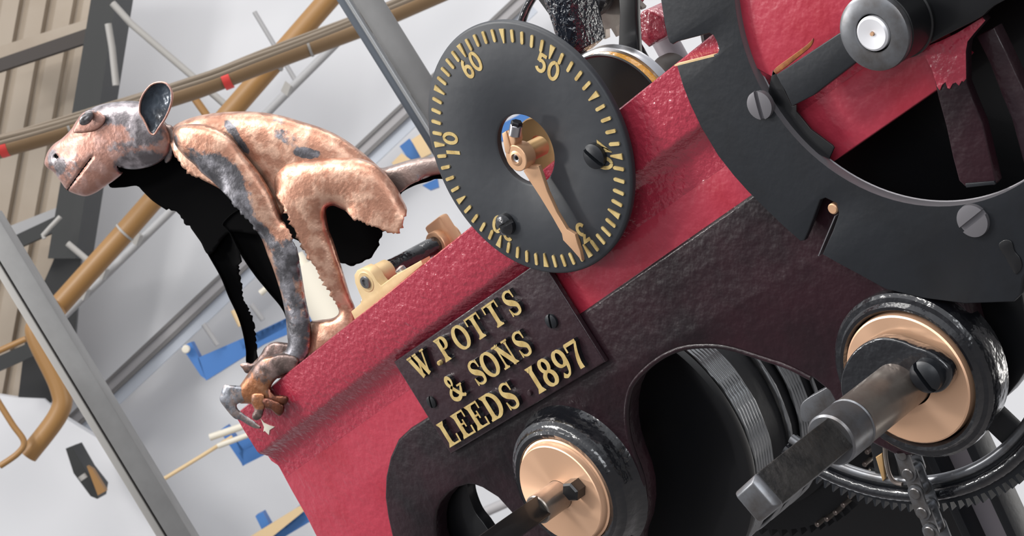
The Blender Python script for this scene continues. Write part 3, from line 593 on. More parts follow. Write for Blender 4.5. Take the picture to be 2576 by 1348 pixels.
slot_screw('screw', at(1915, 263, .008), .0112, .0042, math.radians(68), M['rim'], rg, dome=.12)
slot_screw('screw', at(2450, 553, .008), .0122, .0042, math.radians(8), M['rim'], rg, dome=.12)
lathe('peg', cyl_prof(.0042, -.002, .014), at(2097, 524, .012), M['rosebrass'], rg, n=20)
plate('dent_shade_patch', catmull([(2512, 618), (2526, 604), (2544, 608), (2552, 632), (2566, 650), (2570, 672), (2556, 690), (2544, 676), (2530, 650)], 4), .0072, .0090, M['pitch'], rg, bev=.0004)  # flat black patch painting the shade of a dent
plate('black_band', [(1944, 176), (1956, 190), (1992, 268), (2003, 264), (2003, 280), (2040, 326), (2094, 366), (2098, 372), (2085, 400), (2000, 360), (1930, 240)], .0138, .0155, M['pitch'], fr, bev=.0003)
lv = thing('roller_lever', at(2080, 180, .009), 'dark flat lever bar inside the ring with a grey roller and bright pin', 'lever')
plate('lever_bar', [(1952, 188), (2110, 84), (2180, 60), (2230, 100), (2152, 158), (2046, 240), (1992, 268), (1975, 230)], .0030, .0105, M['iron'], lv)
ro = Vector((.3707, 0, -.0859))
lathe('roller', [(.0132, -.0285), (.0140, -.0300), (.0235, -.0300), (.0262, -.0285), (.0268, -.026), (.0262, -.0235), (.024, -.022)], ro, M['greysteel'], lv, n=64)
lathe('roller_sleeve', [(.024, -.0225), (.0262, -.0215), (.0262, .002), (.0272, .003), (.0272, .006), (.026, .0068), (.024, .030)], ro, M['pitch'], lv, n=64)
lathe('pin', [(0, -.0265), (.0014, -.0265), (.0016, -.0300), (.0105, -.0312), (.0120, -.0300), (.0122, -.028), (.0122, .0)], ro, M['whitepin'], lv, n=40)
tube('pin_hole', [ro + Vector((0, -.0314, 0)), ro + Vector((0, -.027, 0))], .0013, M['rosebrass'], lv, 12)
ba = plate('lever_plate', catmull([(2262, 158), (2285, 140), (2325, 118), (2360, 99), (2409, 74), (2466, 44), (2500, 15), (2640, -80), (2560, -260), (2200, -200), (2190, -60), (2215, 60), (2240, 140)], 4), .0060, .0136, M['pitch'], bev=.001)
tag(ba, 'black plate behind the roller reaching to the top right corner', 'plate')
l1 = thing('bracket_leg', at(2440, 460, .01), 'wide leg inside the ring, red on top and black below', 'bracket')
L1 = [(2288, 145), (2325, 118), (2362, 104), (2405, 84), (2470, 44), (2478, 52), (2450, 84), (2433, 105), (2429, 130), (2430, 210), (2448, 255), (2471, 310), (2490, 390), (2506, 458), (2500, 466), (2428, 470), (2412, 455), (2396, 395), (2380, 320), (2360, 247), (2345, 178), (2325, 140)]
plate('leg_plate', L1, .0142, .0235, M['black'], l1, bev=.0012)
plate('red_paint', [(2288, 145), (2325, 118), (2362, 104), (2405, 84), (2470, 44), (2478, 52), (2450, 84), (2433, 105), (2429, 130), (2430, 198), (2424, 206), (2419, 204), (2412, 216), (2404, 208), (2396, 211), (2389, 224), (2383, 222), (2378, 207), (2370, 214), (2364, 228), (2357, 219), (2345, 178), (2325, 140)], .0135, .0144, M['redlump'], l1, bev=.0004)
plate('leg_toe', [(2428, 462), (2500, 456), (2504, 464), (2430, 472)], .0125, .0145, M['iron'], l1, bev=.0004)
l2 = plate('bracket_leg', [(2456, 92), (2500, 70), (2530, 130), (2562, 200), (2620, 320), (2640, 420), (2580, 430), (2545, 300), (2520, 240), (2490, 160)], .030, .042, M['maroon'], bev=.001)
tag(l2, 'dark maroon leg at the right edge inside the ring', 'bracket')
wl = thing('dark_backing', (.42, .13, -.28), 'black backing disc added for the darkness inside the ring', 'wheel')  # black disc added to darken the opening of the ring
lathe('backing_disc', [(0, .10), (.175, .10), (.180, .096), (.190, .094), (.196, .098), (.196, .118), (0, .118)], (.315, 0, -.09), M['pitch'], wl, n=96)
# ------------------------------------------------------------------ rope barrel on the left arbor
br = thing('rope_barrel', bossL + Vector((0, .15, -.13)), 'black winding barrel wound with steel rope, seen through the casting opening', 'barrel')
bx = Vector((-.1895, 0, -.2715))
lathe('end_flange', [(.014, .094), (.120, .094), (.128, .0935), (.1330, .095), (.1340, .098), (.1335, .103), (.1300, .106), (.124, .107), (.124, .11)], bx, M['pitch'], br, n=128)
lathe('barrel_drum', [(.122, .105), (.122, .245), (.132, .247), (.133, .252), (.12, .255), (.02, .255)], bx, M['darkiron'], br, n=96)
def coil(y, r=.1255, rad=.0021):
    bm = bmesh.new(); n = 120; P = []
    for i in range(n):
        a = 2 * math.pi * i / n; P.append((math.cos(a), math.sin(a)))
    rings = []
    for i, (c, s) in enumerate(P):
        ring = []
        for k in range(8):
            t = 2 * math.pi * k / 8; rr = rad * (1 + .14 * math.cos(3 * t + i * 1.1)); ring.append(bm.verts.new((bx.x + c * (r + rr * math.cos(t)), y + rr * math.sin(t), bx.z + s * (r + rr * math.cos(t)))))
        rings.append(ring)
    for i in range(n):
        A, B = rings[i], rings[(i + 1) % n]
        for k in range(8): bm.faces.new((A[k], A[(k + 1) % 8], B[(k + 1) % 8], B[k]))
    return bm_link('wire_rope_turn', bm, M['rope'], br, 60)
for k in range(7): coil(.1145 + .0040 * k)
coil(.172)
for k in range(5): coil(.190 + .0040 * k)
coil(.223)
gw = thing('great_wheel', bossL + Vector((0, .27, -.17)), 'dark toothed great wheel behind the rope barrel', 'gear wheel')
def gear_bm(bm, c, r0, r1, y0, y1, n, rin=None, a0=0, a1=2 * math.pi):
    full = abs(a1 - a0 - 2 * math.pi) < 1e-6; pts = []
    N = n
    for k in range(N):
        for f_, r in ((.0, r0), (.28, r0), (.44, r1), (.60, r1), (.76, r0)):
            a = a0 + (a1 - a0) * (k + f_) / N; pts.append((c.x + r * math.cos(a), c.z + r * math.sin(a)))
    inn = [(c.x + rin * math.cos(a0 + (a1 - a0) * i / (5 * N)), c.z + rin * math.sin(a0 + (a1 - a0) * i / (5 * N))) for i in range(5 * N)]
    V = [[bm.verts.new((p[0], y, p[1])) for p in S] for y in (y0, y1) for S in (pts, inn)]
    m_ = len(pts)
    for i in range(m_ if full else m_ - 1):
        j = (i + 1) % m_
        bm.faces.new((V[0][i], V[0][j], V[1][j], V[1][i])); bm.faces.new((V[2][i], V[3][i], V[3][j], V[2][j]))
        bm.faces.new((V[0][i], V[2][i], V[2][j], V[0][j])); bm.faces.new((V[1][j], V[3][j], V[3][i], V[1][i]))
    if not full:
        for e in (0, m_ - 1): bm.faces.new((V[0][e], V[1][e], V[3][e], V[2][e]))
bm = bmesh.new(); gear_bm(bm, bx, .161, .1685, .258, .270, 84, .110); bm_link('wheel_rim', bm, M['darkiron'], gw, 30)
lathe('wheel_web', [(.02, .262), (.115, .262), (.115, .268), (.02, .268)], bx, M['pitch'], gw, n=64, closed=True)
for k in range(14):
    a = math.radians(-88 + 5.2 * k); lathe('lantern_pin', cyl_prof(.0026, .246, .262), (bx.x + .160 * math.cos(a), 0, bx.z + .160 * math.sin(a)), M['shaft'], gw, n=14)
# steel arbor and crescent seen through the small opening
one(bgtube('grey_tube', [(1150, 1318), (1360, 1226)], 5.6, 13, M['railgrey']), 'upper grey tube on the far wall seen through the small casting opening', 'tube')
one(bgtube('grey_tube', [(1150, 1372), (1360, 1280)], 5.6, 7, M['raildark']), 'lower darker tube on the far wall seen through the small casting opening', 'tube')
cr = plate('cam_plate', catmull([(1150, 1222), (1172, 1215), (1180, 1250), (1196, 1290), (1222, 1325), (1240, 1370), (1180, 1440), (1080, 1400), (1075, 1300), (1100, 1230)], 4), .050, .062, M['pitch'])
tag(cr, 'black curved cam plate crossing the small casting opening', 'cam')
# ------------------------------------------------------------------ gear ring, chain and post at the lower right
gr = thing('gear_ring', (.17, .06, -.42), 'black toothed gear ring below the right bushing', 'gear wheel')
gc = Vector((.1737, 0, -.2356)); A0, A1 = math.radians(-150), math.radians(2)
bm = bmesh.new(); gear_bm(bm, gc, .1835, .1905, .052, .062, 64, .165, A0, A1); bm_link('toothed_rim', bm, M['iron'], gr, 30)
tube('rim_bead', [(p[0], .050, p[1]) for p in circ(gc.x, gc.z, .174, 80, A0, A1)], .0055, M['blackgloss'], gr, 12)
tube('rim_bead', [(p[0], .052, p[1]) for p in circ(gc.x, gc.z, .163, 80, A0, A1)], .0040, M['greysteel'], gr, 12)
for a in (-72, -118): bar('spoke', Vector((gc.x, .057, gc.z)) + Vector((math.cos(math.radians(a)), 0, math.sin(math.radians(a)))) * .05, Vector((gc.x, .057, gc.z)) + Vector((math.cos(math.radians(a)), 0, math.sin(math.radians(a)))) * .164, .022, .008, (0, 1, 0), M['darkiron'], gr, .001)
ch = thing('roller_chain', at(2310, 1240, .035), 'grey roller chain hanging below the right bushing', 'chain')
cpath = [(2262, 1085), (2281, 1138), (2299, 1190), (2320, 1249), (2345, 1315), (2366, 1370), (2384, 1420)]
cp_ = catmull(cpath, 12, False); C3 = [at(a, b, .034) for a, b in cp_]
L = [0]
for p, q in zip(C3, C3[1:]): L.append(L[-1] + (q - p).length)
def along(s):
    for i in range(len(L) - 1):
        if L[i + 1] >= s: return C3[i].lerp(C3[i + 1], (s - L[i]) / (L[i + 1] - L[i]))
    return C3[-1]
pitch = .0165; k = 0
while (k + 1) * pitch < L[-1]:
    a, b = along(k * pitch), along((k + 1) * pitch); d = (b - a).normalized(); s = Vector((-d.z, 0, d.x)); yo = .0005 if k % 2 else .003
    bm = bmesh.new()
    for yy in (-.0075 + yo, .0075 - yo):
        out = []
        for c0, sg in ((a, -1), (b, 1)):
            for t in np.linspace(-80, 80, 9):
                t = math.radians(t); out.append(c0 + d * sg * .0066 * math.cos(t) + s * (sg * .0066 * math.sin(t)))
        out2 = []
        mid = (a + b) / 2
        F0 = [bm.verts.new(p + Vector((0, yy, 0))) for p in out]; F1 = [bm.verts.new(p + Vector((0, yy + .0016, 0))) for p in out]
        bm.faces.new(F0); bm.faces.new(F1[::-1])
        for i in range(len(out)): bm.faces.new((F0[i], F0[(i + 1) % len(out)], F1[(i + 1) % len(out)], F1[i]))
    bm_link('chain_link', bm, M['greysteel'], ch, 30)
    lathe('chain_roller', cyl_prof(.0048, -.0085, .0085, .0006), a, M['greysteel'], ch, n=16); k += 1
one(tube('bent_wire', catmull([tuple(at(a, b, .045)) for a, b in ((2226, 1120), (2228, 1150), (2236, 1190), (2250, 1212), (2270, 1218))], 6, False), .0018, M['shaft'], None, 8), 'thin bent wire hanging left of the chain', 'wire')
one(plate('guide_strip', [(2202, 1150), (2218, 1140), (2226, 1205), (2220, 1212)], .046, .049, M['brass']), 'small brass strip left of the chain', 'strip')
pl = thing('steel_stanchion', at(2480, 1250, .3), 'vertical polished steel leg behind the gear ring at the lower right', 'leg')
a_, b_2 = at(2412, 1080, .32), at(2560, 1400, .32)
M['palesteel'] = mat('pale_satin_steel', (158, 152, 158), .45, metal=.3)
bar('leg_face', a_ + (a_ - b_2) * .12, b_2, .042, .012, (0, 1, 0), M['palesteel'], pl, .001)
sd = Vector((.024, 0, -.002))
for sg in (-1, 1): bar('leg_edge', a_ + (a_ - b_2) * .12 + sd * sg + Vector((0, -.012, 0)), b_2 + sd * sg + Vector((0, -.012, 0)), .010, .03, (0, 1, 0), M['iron'], pl, .001)
rf = plate('rear_casting', [(1560, 1180), (1900, 1060), (2150, 1000), (2405, 1100), (2470, 1230), (2530, 1360), (2500, 1500), (1700, 1500)], .36, .39, M['pitch'])
tag(rf, 'black rear casting in the dark below the square-ended arbor', 'casting')
gk = one(plate('grey_lug', catmull([(2020, 1010), (2060, 985), (2110, 960), (2120, 985), (2095, 1015), (2060, 1050), (2022, 1062), (2012, 1035)], 4), .050, .060, M['greysteel']), 'grey steel lug beside the arbor collar at the right end of the opening', 'lug')
lf = one(plate('bright_lug', catmull([(2520, 905), (2540, 885), (2552, 940), (2530, 985), (2500, 1005), (2506, 970)], 4), .085, .09, M['greysteel']), 'bright jagged steel lug right of the right bushing', 'lug')
# ------------------------------------------------------------------ brass bearing bracket, black rod and rear bearing on the beam
bb = thing('brass_bracket', at(970, 740, .03), 'pale brass bearing bracket screwed on top of the red beam beside the hind foot', 'bracket')
Yb = .026
foot = [(883, 784), (906, 764), (910, 752), (902, 734), (893, 712), (891, 692), (898, 680), (912, 674), (926, 679), (938, 691), (946, 705), (958, 719), (991, 693), (1059, 655), (1063, 666), (893, 806)]
plate('bracket_body', foot, Yb, Yb + .012, M['palebrass'], bb, bev=.0006)
q0 = [at(a, b, Yb) for a, b in ((884, 786), (1061, 657))]
bcx = at(921, 709, Yb)
lathe('bearing_barrel', [(0, .0), (.0098, .0), (.0112, .001), (.0112, .030), (.0105, .031), (0, .031)], Vector((bcx.x, Yb - .0005, bcx.z)), M['palebrass'], bb, n=48)
lathe('bolt_socket', [(0, -.0008), (.003, -.0008), (.0034, -.0024), (.0058, -.0024), (.0064, -.0012), (.0066, .002)], Vector((bcx.x, Yb, bcx.z)), M['greysteel'], bb, n=32)
lathe('set_screw', [(0, 0), (.003, .0002), (.0052, .0016), (.0052, .006)], at(1002, 672, .034) , M['steel'], bb, axis=(0, .2, -1), n=20)
lathe('set_screw', [(0, 0), (.002, .0002), (.0034, .0016), (.0034, .006)], at(910, 753, .036) , M['steel'], bb, axis=(.2, .2, -1), n=20)
rod = one(tube('black_rod', [Vector((bcx.x, Yb + .030, bcx.z)), Vector((bcx.x, Yb + .110, bcx.z))], .0092, M['blackgloss'], None, 28), 'black rod running back from the brass bracket to the rear bearing', 'rod')
rb = thing('rear_bearing', Vector((bcx.x, .135, bcx.z - .02)), 'brass rear bearing at the far end of the black rod beside the dial', 'bearing')
lathe('bearing_barrel', cyl_prof(.0135, .124, .150), Vector((bcx.x, 0, bcx.z)), M['rosebrass'], rb, n=40)
bar('bearing_post', (bcx.x + .004, .138, bcx.z + .022), (bcx.x + .004, .138, zt(bcx.x) + .0003), .030, .012, (0, 1, 0), M['rosebrass'], rb, .003)
# ------------------------------------------------------------------ train parts above the beam, behind the dial
pu = thing('rim_pulley', (.0, .11, -.08), 'black pulley with a bright rim and amber groove behind the dial', 'pulley')
lathe('pulley_disc', [(0, .097), (.0605, .097), (.0625, .0955), (.0635, .097)], (.009, 0, -.0165), M['pitch'], pu, n=96)
lathe('pulley_groove', [(.0632, .0968), (.0625, .101), (.0632, .106)], (.009, 0, -.0165), M['yellow'], pu, n=96)
lathe('pulley_rim', [(.0632, .105), (.0655, .1055), (.0665, .108), (.0660, .112), (.0665, .115), (.064, .118), (0, .118)], (.009, 0, -.0165), M['steel'], pu, n=96)
ca = plate('cast_arm', [(1335, -60), (1420, -60), (1428, 0), (1440, 40), (1450, 85), (1458, 125), (1430, 150), (1395, 120), (1378, 60), (1362, 15), (1350, -20)], .055, .095, M['blacklump'], bev=.008)
tag(ca, 'lumpy black cast arm rising behind the top of the dial', 'arm')
tw = thing('toothed_wheel', at(1500, 60, .16), 'small dark toothed wheel above the dial near the top edge', 'gear wheel')
tc_ = at(1492, -66, .16); tcv = Vector((tc_.x, 0, tc_.z))
bm = bmesh.new(); gear_bm(bm, tcv, .050, .0585, .158, .164, 26, .030); bm_link('toothed_rim', bm, M['shaft'], tw, 30)
lathe('wheel_hub', [(0, .130), (.033, .130), (.036, .133), (.036, .146), (.02, .148), (.02, .16)], tcv, M['blackgloss'], tw, n=48)
ub = plate('upright_bar', [(1552, -60), (1600, -60), (1601, 43), (1604, 100), (1607, 170), (1580, 190), (1552, 170), (1554, 119), (1557, 37)], .135, .142, M['pitch'], bev=.002)
tag(ub, 'black upright bar behind the amber-rimmed pulley', 'bar')
hoop = thing('hoop_wheel', at(1620, 30, .2), 'thin black hoop wheel rim at the top between bar and ring', 'wheel')
hc_ = at(1500, 180, .19)
R_h = ((at(1622, 14, .19) - hc_).length)
tube('hoop', [(p[0], .19, p[1]) for p in circ(hc_.x, hc_.z, R_h, 60, math.radians(15), math.radians(150))], .0042, M['blackgloss'], hoop, 10)
lathe('hoop_boss', cyl_prof(.010, .184, .196), Vector((hc_.x, 0, hc_.z)), M['pitch'], hoop, n=24)
bar('hoop_arm', Vector((hc_.x, .19, hc_.z)), Vector((hc_.x + R_h * math.cos(math.radians(95)), .19, hc_.z + R_h * math.sin(math.radians(95)))), .008, .004, (0, 1, 0), M['pitch'], hoop)
rb_ = plate('red_block', [(1603, 43), (1612, 30), (1626, 24), (1644, 30), (1668, 44), (1676, 78), (1676, 92), (1663, 101), (1630, 120), (1605, 96)], .21, .25, M['redlump'], bev=.003)
tag(rb_, 'small red painted block between the upright bar and the ring', 'block')
stl = one(tube('steel_stub', [at(1650, 60, .27), at(1722, 190, .27)], .0125, M['palesteel'], None, 24), 'grey steel rod standing behind the red block', 'rod')
dr = one(tube('diagonal_rod', [at(1598, 100, .20), at(1648, 190, .20)], .0035, M['blackgloss'], None, 12), 'thin glossy black rod slanting under the red block', 'rod')
dm = one(lathe('brown_knob', [(0, -.004), (.010, -.002), (.017, .004), (.020, .012), (.020, .02), (0, .02)], at(1664, 203, .19), M['purlin'], None, n=40), 'brown knob showing above the beam edge left of the notch', 'knob')
# ================================================================== COPPER SCULPTURE (hollow beaten sheet)
MP = at(660, 1000, .030); ang = math.radians(17); MN = Vector((math.sin(ang), -math.cos(ang), 0))   # upright mid plane of the animal, yawed from the beam
def mbase(px, py):
    r = ray(px, py); return CAM + r * ((MP - CAM).dot(MN) / r.dot(MN)), r.normalized()
def resample(P, step, jag=4.0, seed=1):
    """P: (x, y[, flag]); flag 'j' = torn edge up to the next point, 'o' = open edge; returns points and open flags"""
    rnd = random.Random(seed); N = len(P); out = []; fl = []
    for i in range(N):
        a, b, c, d = [np.array(P[k % N][:2], float) for k in (i - 1, i, i + 1, i + 2)]
        f = P[i][2] if len(P[i]) > 2 else ''
        fp = P[i - 1][2] if len(P[i - 1]) > 2 else ''; fn = P[(i + 1) % N][2] if len(P[(i + 1) % N]) > 2 else ''
        if fp != f: a = 2 * b - c if f else a
        if fn != f and f: d = 2 * c - b
        n = max(1, int(round(np.hypot(*(c - b)) / step)))
        nn = np.array([c[1] - b[1], b[0] - c[0]]); nn = nn / (np.hypot(*nn) + 1e-9)
        for k in range(n):
            t = k / n
            if 'l' in f: q = b + (c - b) * t
            else: q = .5 * (2 * b + (c - a) * t + (2 * a - 5 * b + 4 * c - d) * t * t + (3 * b - a - 3 * c + d) * t ** 3)
            if 'j' in f and k: q = q + nn * ((1 if rnd.random() < .5 else -.6) * jag * rnd.uniform(.1, 1.25))
            out.append(q); fl.append('j' in f or 'o' in f)
    return np.array(out), np.array(fl)
def inside(poly, X, Y):
    r = np.zeros(X.shape, bool); x0, y0 = poly[-1]
    for x1, y1 in poly:
        c = ((y1 > Y) != (y0 > Y)) & (X < (x0 - x1) * (Y - y1) / (y0 - y1 + 1e-12) + x1); r ^= c; x0, y0 = x1, y1
    return r
def seg_dist(poly, X, Y):
    D = np.full(X.shape, 1e9); I = np.zeros(X.shape, int); N = len(poly)
    for i in range(N):
        a = poly[i]; b = poly[(i + 1) % N]; ab = b - a; L2 = ab @ ab + 1e-12
        t = np.clip(((X - a[0]) * ab[0] + (Y - a[1]) * ab[1]) / L2, 0, 1)
        d = np.hypot(X - a[0] - t * ab[0], Y - a[1] - t * ab[1]); u = d < D; D[u] = d[u]; I[u] = i
    return D, I
def inflate_field(poly, fl, step):
    lo = poly.min(0) - 3 * step; hi = poly.max(0) + 3 * step
    xs = np.arange(lo[0], hi[0], step); ys = np.arange(lo[1], hi[1], step); X, Y = np.meshgrid(xs, ys)
    ins = inside(poly, X, Y); D, I = seg_dist(poly, X, Y); neu = ~ins & fl[I]
    u = np.where(ins, D * step, 0.); 
    Mk = ins.astype(float)
    def sh(A, dy, dx): return np.roll(np.roll(A, dy, 0), dx, 1)
    nb = ((1, 0), (-1, 0), (0, 1), (0, -1))
    NE = [sh(neu, *s) for s in nb]
    for it in range(2600):
        s = 0
        for k, q in enumerate(nb): s = s + np.where(NE[k], u, sh(u, *q))
        u = np.where(ins, .25 * (s + 2 * step * step), 0)
    return xs, ys, X, Y, ins, D, u
def shell(name, P, mt, parent, sign=1, gain=.8, step=5., offs=0., cap=1e9, patina=None, jag=4., seed=1, both=False, extra=None, thick=.0011, crack=(), depth=None, back=None):
    poly, fl = resample(P, step, jag, seed)
    xs, ys, X, Y, ins, D, u = inflate_field(poly, fl, step)
    h = np.sqrt(np.maximum(u, 0)) * gain; h = cap * np.tanh(h / cap) if cap < 1e8 else h
    sel = ins & (D > .55 * step)
    pts = [Vector((float(a), float(b))) for a, b in poly] + [Vector((float(a), float(b))) for a, b in zip(X[sel], Y[sel])]
    hs = [0.] * len(poly)
    for i in range(len(poly)):
        if fl[i] or fl[i - 1]:
            dd = (X - poly[i][0]) ** 2 + (Y - poly[i][1]) ** 2; dd[~ins] = 1e9; hs[i] = float(h.flat[np.argmin(dd)])
    hs += [float(v) for v in h[sel]]
    if extra: hs = [v + extra(p.x, p.y) for p, v in zip(pts, hs)]
    n = len(poly); res = geometry.delaunay_2d_cdt(pts, [(i, (i + 1) % n) for i in range(n)], [], 1, 1e-4)
    V2, _, Fc, OV = res[0], res[1], res[2], res[3]
    H = [hs[o[0]] if o else 0. for o in OV]
    bm = bmesh.new(); lay = bm.verts.layers.float.new('patina')
    def build(sg, H, scale=1.):
        out = []
        for v, hh in zip(V2, H):
            b, r = mbase(v.x, v.y); dp = (b - CAM).length
            k = depth(v.x, v.y) if depth else 0.
            q = bm.verts.new(b - r * (offs + k + sg * scale * hh / F * dp)); q[lay] = patina(v.x, v.y) if patina else .4
            out.append(q)
        for f in Fc:
            fc = bm.faces.new([out[i] for i in f]); fc.normal_update()
            if fc.normal.dot(fc.calc_center_median() - CAM) * sg > 0: fc.normal_flip()
            if crack:
                c = [sum(V2[i][k] for i in f) / len(f) for k in (0, 1)]
                for (ax, ay), (bx_, by), wd in crack:
                    t = max(0, min(1, ((c[0] - ax) * (bx_ - ax) + (c[1] - ay) * (by - ay)) / ((bx_ - ax) ** 2 + (by - ay) ** 2)))
                    if math.hypot(c[0] - ax - t * (bx_ - ax), c[1] - ay - t * (by - ay)) < wd: fc.material_index = 1
        return out
    build(sign, H)
    if both: build(-sign, H, back or 1.); bmesh.ops.remove_doubles(bm, verts=bm.verts, dist=1e-5)
    me = bpy.data.meshes.new(name); bm.to_mesh(me); bm.free()
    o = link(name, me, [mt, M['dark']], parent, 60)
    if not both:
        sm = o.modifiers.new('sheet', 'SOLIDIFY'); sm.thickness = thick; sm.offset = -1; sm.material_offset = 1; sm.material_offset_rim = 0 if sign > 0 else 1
    return o
def blobs(base, L):
    def f(x, y):
        v = base
        for cx, cy, rx, ry, rot, amt in L:
            c, s = math.cos(math.radians(rot)), math.sin(math.radians(rot)); dx, dy = x - cx, y - cy
            a, b = (dx * c + dy * s) / rx, (-dx * s + dy * c) / ry; v += amt * max(0, min(1, 1.6 - 1.2 * math.hypot(a, b)))
        return v
    return f
mk = thing('copper_sculpture', at(800, 860, .05), 'beaten copper animal sculpture crouching on the left end of the red beam', 'sculpture')
# far half of the body and far limbs (their hollow side, painted black as shade, faces us)
FAR = [(432, 322), (470, 300), (520, 287), (580, 281), (640, 281), (700, 289), (760, 306), (815, 324), (860, 346), (905, 378), (945, 412), (978, 446), (1004, 480), (1015, 530), (1000, 570), (962, 584, 'j'), (955, 602, 'j'), (947, 628, 'j'), (935, 648, 'j'), (912, 660, 'j'), (884, 669, 'j'), (862, 662, 'o'), (800, 640, 'o'), (740, 600, 'o'), (650, 590, 'o'), (577, 586, 'o'), (530, 640, 'o'), (505, 606, 'o'), (482, 574, 'j'), (441, 530, 'j'), (420, 528, 'o'), (386, 505, 'o'), (361, 481, 'o'), (345, 467, 'o'), (309, 471, 'o'), (275, 465, 'o'), (300, 400, 'o'), (380, 360)]
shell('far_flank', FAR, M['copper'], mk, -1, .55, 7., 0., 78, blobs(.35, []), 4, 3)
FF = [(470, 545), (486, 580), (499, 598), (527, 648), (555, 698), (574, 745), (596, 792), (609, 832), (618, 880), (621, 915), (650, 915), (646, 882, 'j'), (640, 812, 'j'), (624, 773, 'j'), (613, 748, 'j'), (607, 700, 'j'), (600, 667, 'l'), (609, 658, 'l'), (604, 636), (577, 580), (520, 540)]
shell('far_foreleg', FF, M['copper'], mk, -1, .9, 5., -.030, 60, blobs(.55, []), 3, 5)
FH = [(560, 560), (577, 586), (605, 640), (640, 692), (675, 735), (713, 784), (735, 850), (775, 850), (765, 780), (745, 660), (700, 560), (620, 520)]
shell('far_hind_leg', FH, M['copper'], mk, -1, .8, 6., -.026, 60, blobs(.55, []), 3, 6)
FHD = [(612, 930), (604, 917), (622, 912), (634, 914), (655, 892), (668, 872), (690, 860), (720, 862), (760, 870), (740, 905), (700, 915), (660, 925), (640, 930), (630, 938), (618, 938)]
shell('far_paw', FHD, M['copperbrown'], mk, 1, .6, 4., -.012, 30, blobs(.62, []), 0, 8, both=True)
# near half
NEAR = [(432, 322), (470, 300), (520, 287), (580, 281), (640, 281), (700, 289), (760, 306), (815, 324), (860, 346), (905, 378), (945, 412), (978, 446), (1004, 480), (1012, 530), (960, 545, 'o'), (880, 500, 'o'), (800, 480, 'o'), (730, 520, 'j'), (690, 560, 'o'), (600, 520, 'o'), (560, 480, 'o'), (505, 450, 'j'), (478, 437, 'j'), (455, 415, 'j'), (440, 395, 'o'), (428, 360)]
holes = blobs(-.02, [(582, 325, 34, 13, 52, .9), (612, 368, 30, 11, 52, .85), (775, 386, 34, 15, 5, .95), (720, 345, 55, 28, 35, .42), (700, 300, 120, 12, 14, .3), (440, 350, 14, 34, 0, .5), (880, 372, 70, 14, 38, .18)])
shell('torso', NEAR, M['copper'], mk, 1, .62, 6., 0., 84, holes, 5, 2)
# near hind leg
HL = [(687, 461), (693, 438), (717, 415), (756, 404), (800, 400), (851, 397), (888, 396), (922, 403), (955, 421), (980, 448), (999, 474), (1012, 500), (1024, 528, 'j'), (1013, 560, 'j'), (998, 588, 'j'), (963, 581, 'j'), (918, 560, 'j'), (885, 548, 'o'), (871, 532), (851, 522), (836, 517), (822, 524), (821, 542), (827, 576), (839, 608), (851, 646), (865, 690), (882, 746), (893, 776), (896, 830), (876, 880), (830, 915), (776, 925), (770, 880), (778, 815), (797, 806), (836, 800), (852, 788), (849, 772, 'j'), (837, 749, 'j'), (817, 719, 'j'), (804, 693, 'j'), (790, 668, 'j'), (768, 636, 'j'), (752, 604, 'j'), (735, 570, 'j'), (716, 530, 'j'), (704, 508, 'o'), (692, 488)]
shell('hind_leg', HL, M['copper'], mk, 1, .95, 5., .024, 74, blobs(.1, [(780, 700, 20, 90, -25, .25), (720, 540, 16, 40, -25, .35), (990, 560, 30, 40, 0, .25), (830, 860, 30, 30, 0, .2)]), 5, 4)
# near foreleg
FL = [(434, 340), (437, 325), (457, 314), (502, 312), (530, 319), (560, 331), (584, 350), (604, 375), (626, 402), (652, 434), (679, 477), (698, 513), (714, 558, 'j'), (732, 596, 'j'), (746, 627, 'o'), (754, 660), (761, 701), (768, 745), (779, 800), (784, 842), (781, 877), (771, 902), (750, 926), (726, 940), (700, 952), (676, 940), (650, 925), (660, 900), (680, 895), (702, 889), (718, 880), (724, 862), (722, 842), (719, 800), (713, 765), (706, 735), (697, 706), (687, 676), (674, 643), (660, 605), (645, 580, 'j'), (627, 556, 'j'), (604, 534, 'j'), (583, 506, 'o'), (558, 480), (530, 453), (506, 434), (490, 415), (466, 395), (450, 378), (440, 362)]
arm = blobs(.0, [(552, 452, 96, 56, 42, 1.0), (612, 540, 26, 90, -36, .6), (470, 360, 26, 40, -20, .28), (436, 355, 14, 40, 0, .5), (690, 620, 22, 60, -30, .25), (735, 640, 24, 60, -20, .6), (740, 790, 60, 130, -10, .58), (695, 640, 18, 120, -20, .34), (740, 900, 60, 40, 0, .35), (650, 470, 20, 50, -35, .1), (640, 570, 30, 12, 50, .5)])
shell('foreleg', FL, M['copper'], mk, 1, .95, 5., .034, 60, arm, 4, 7)
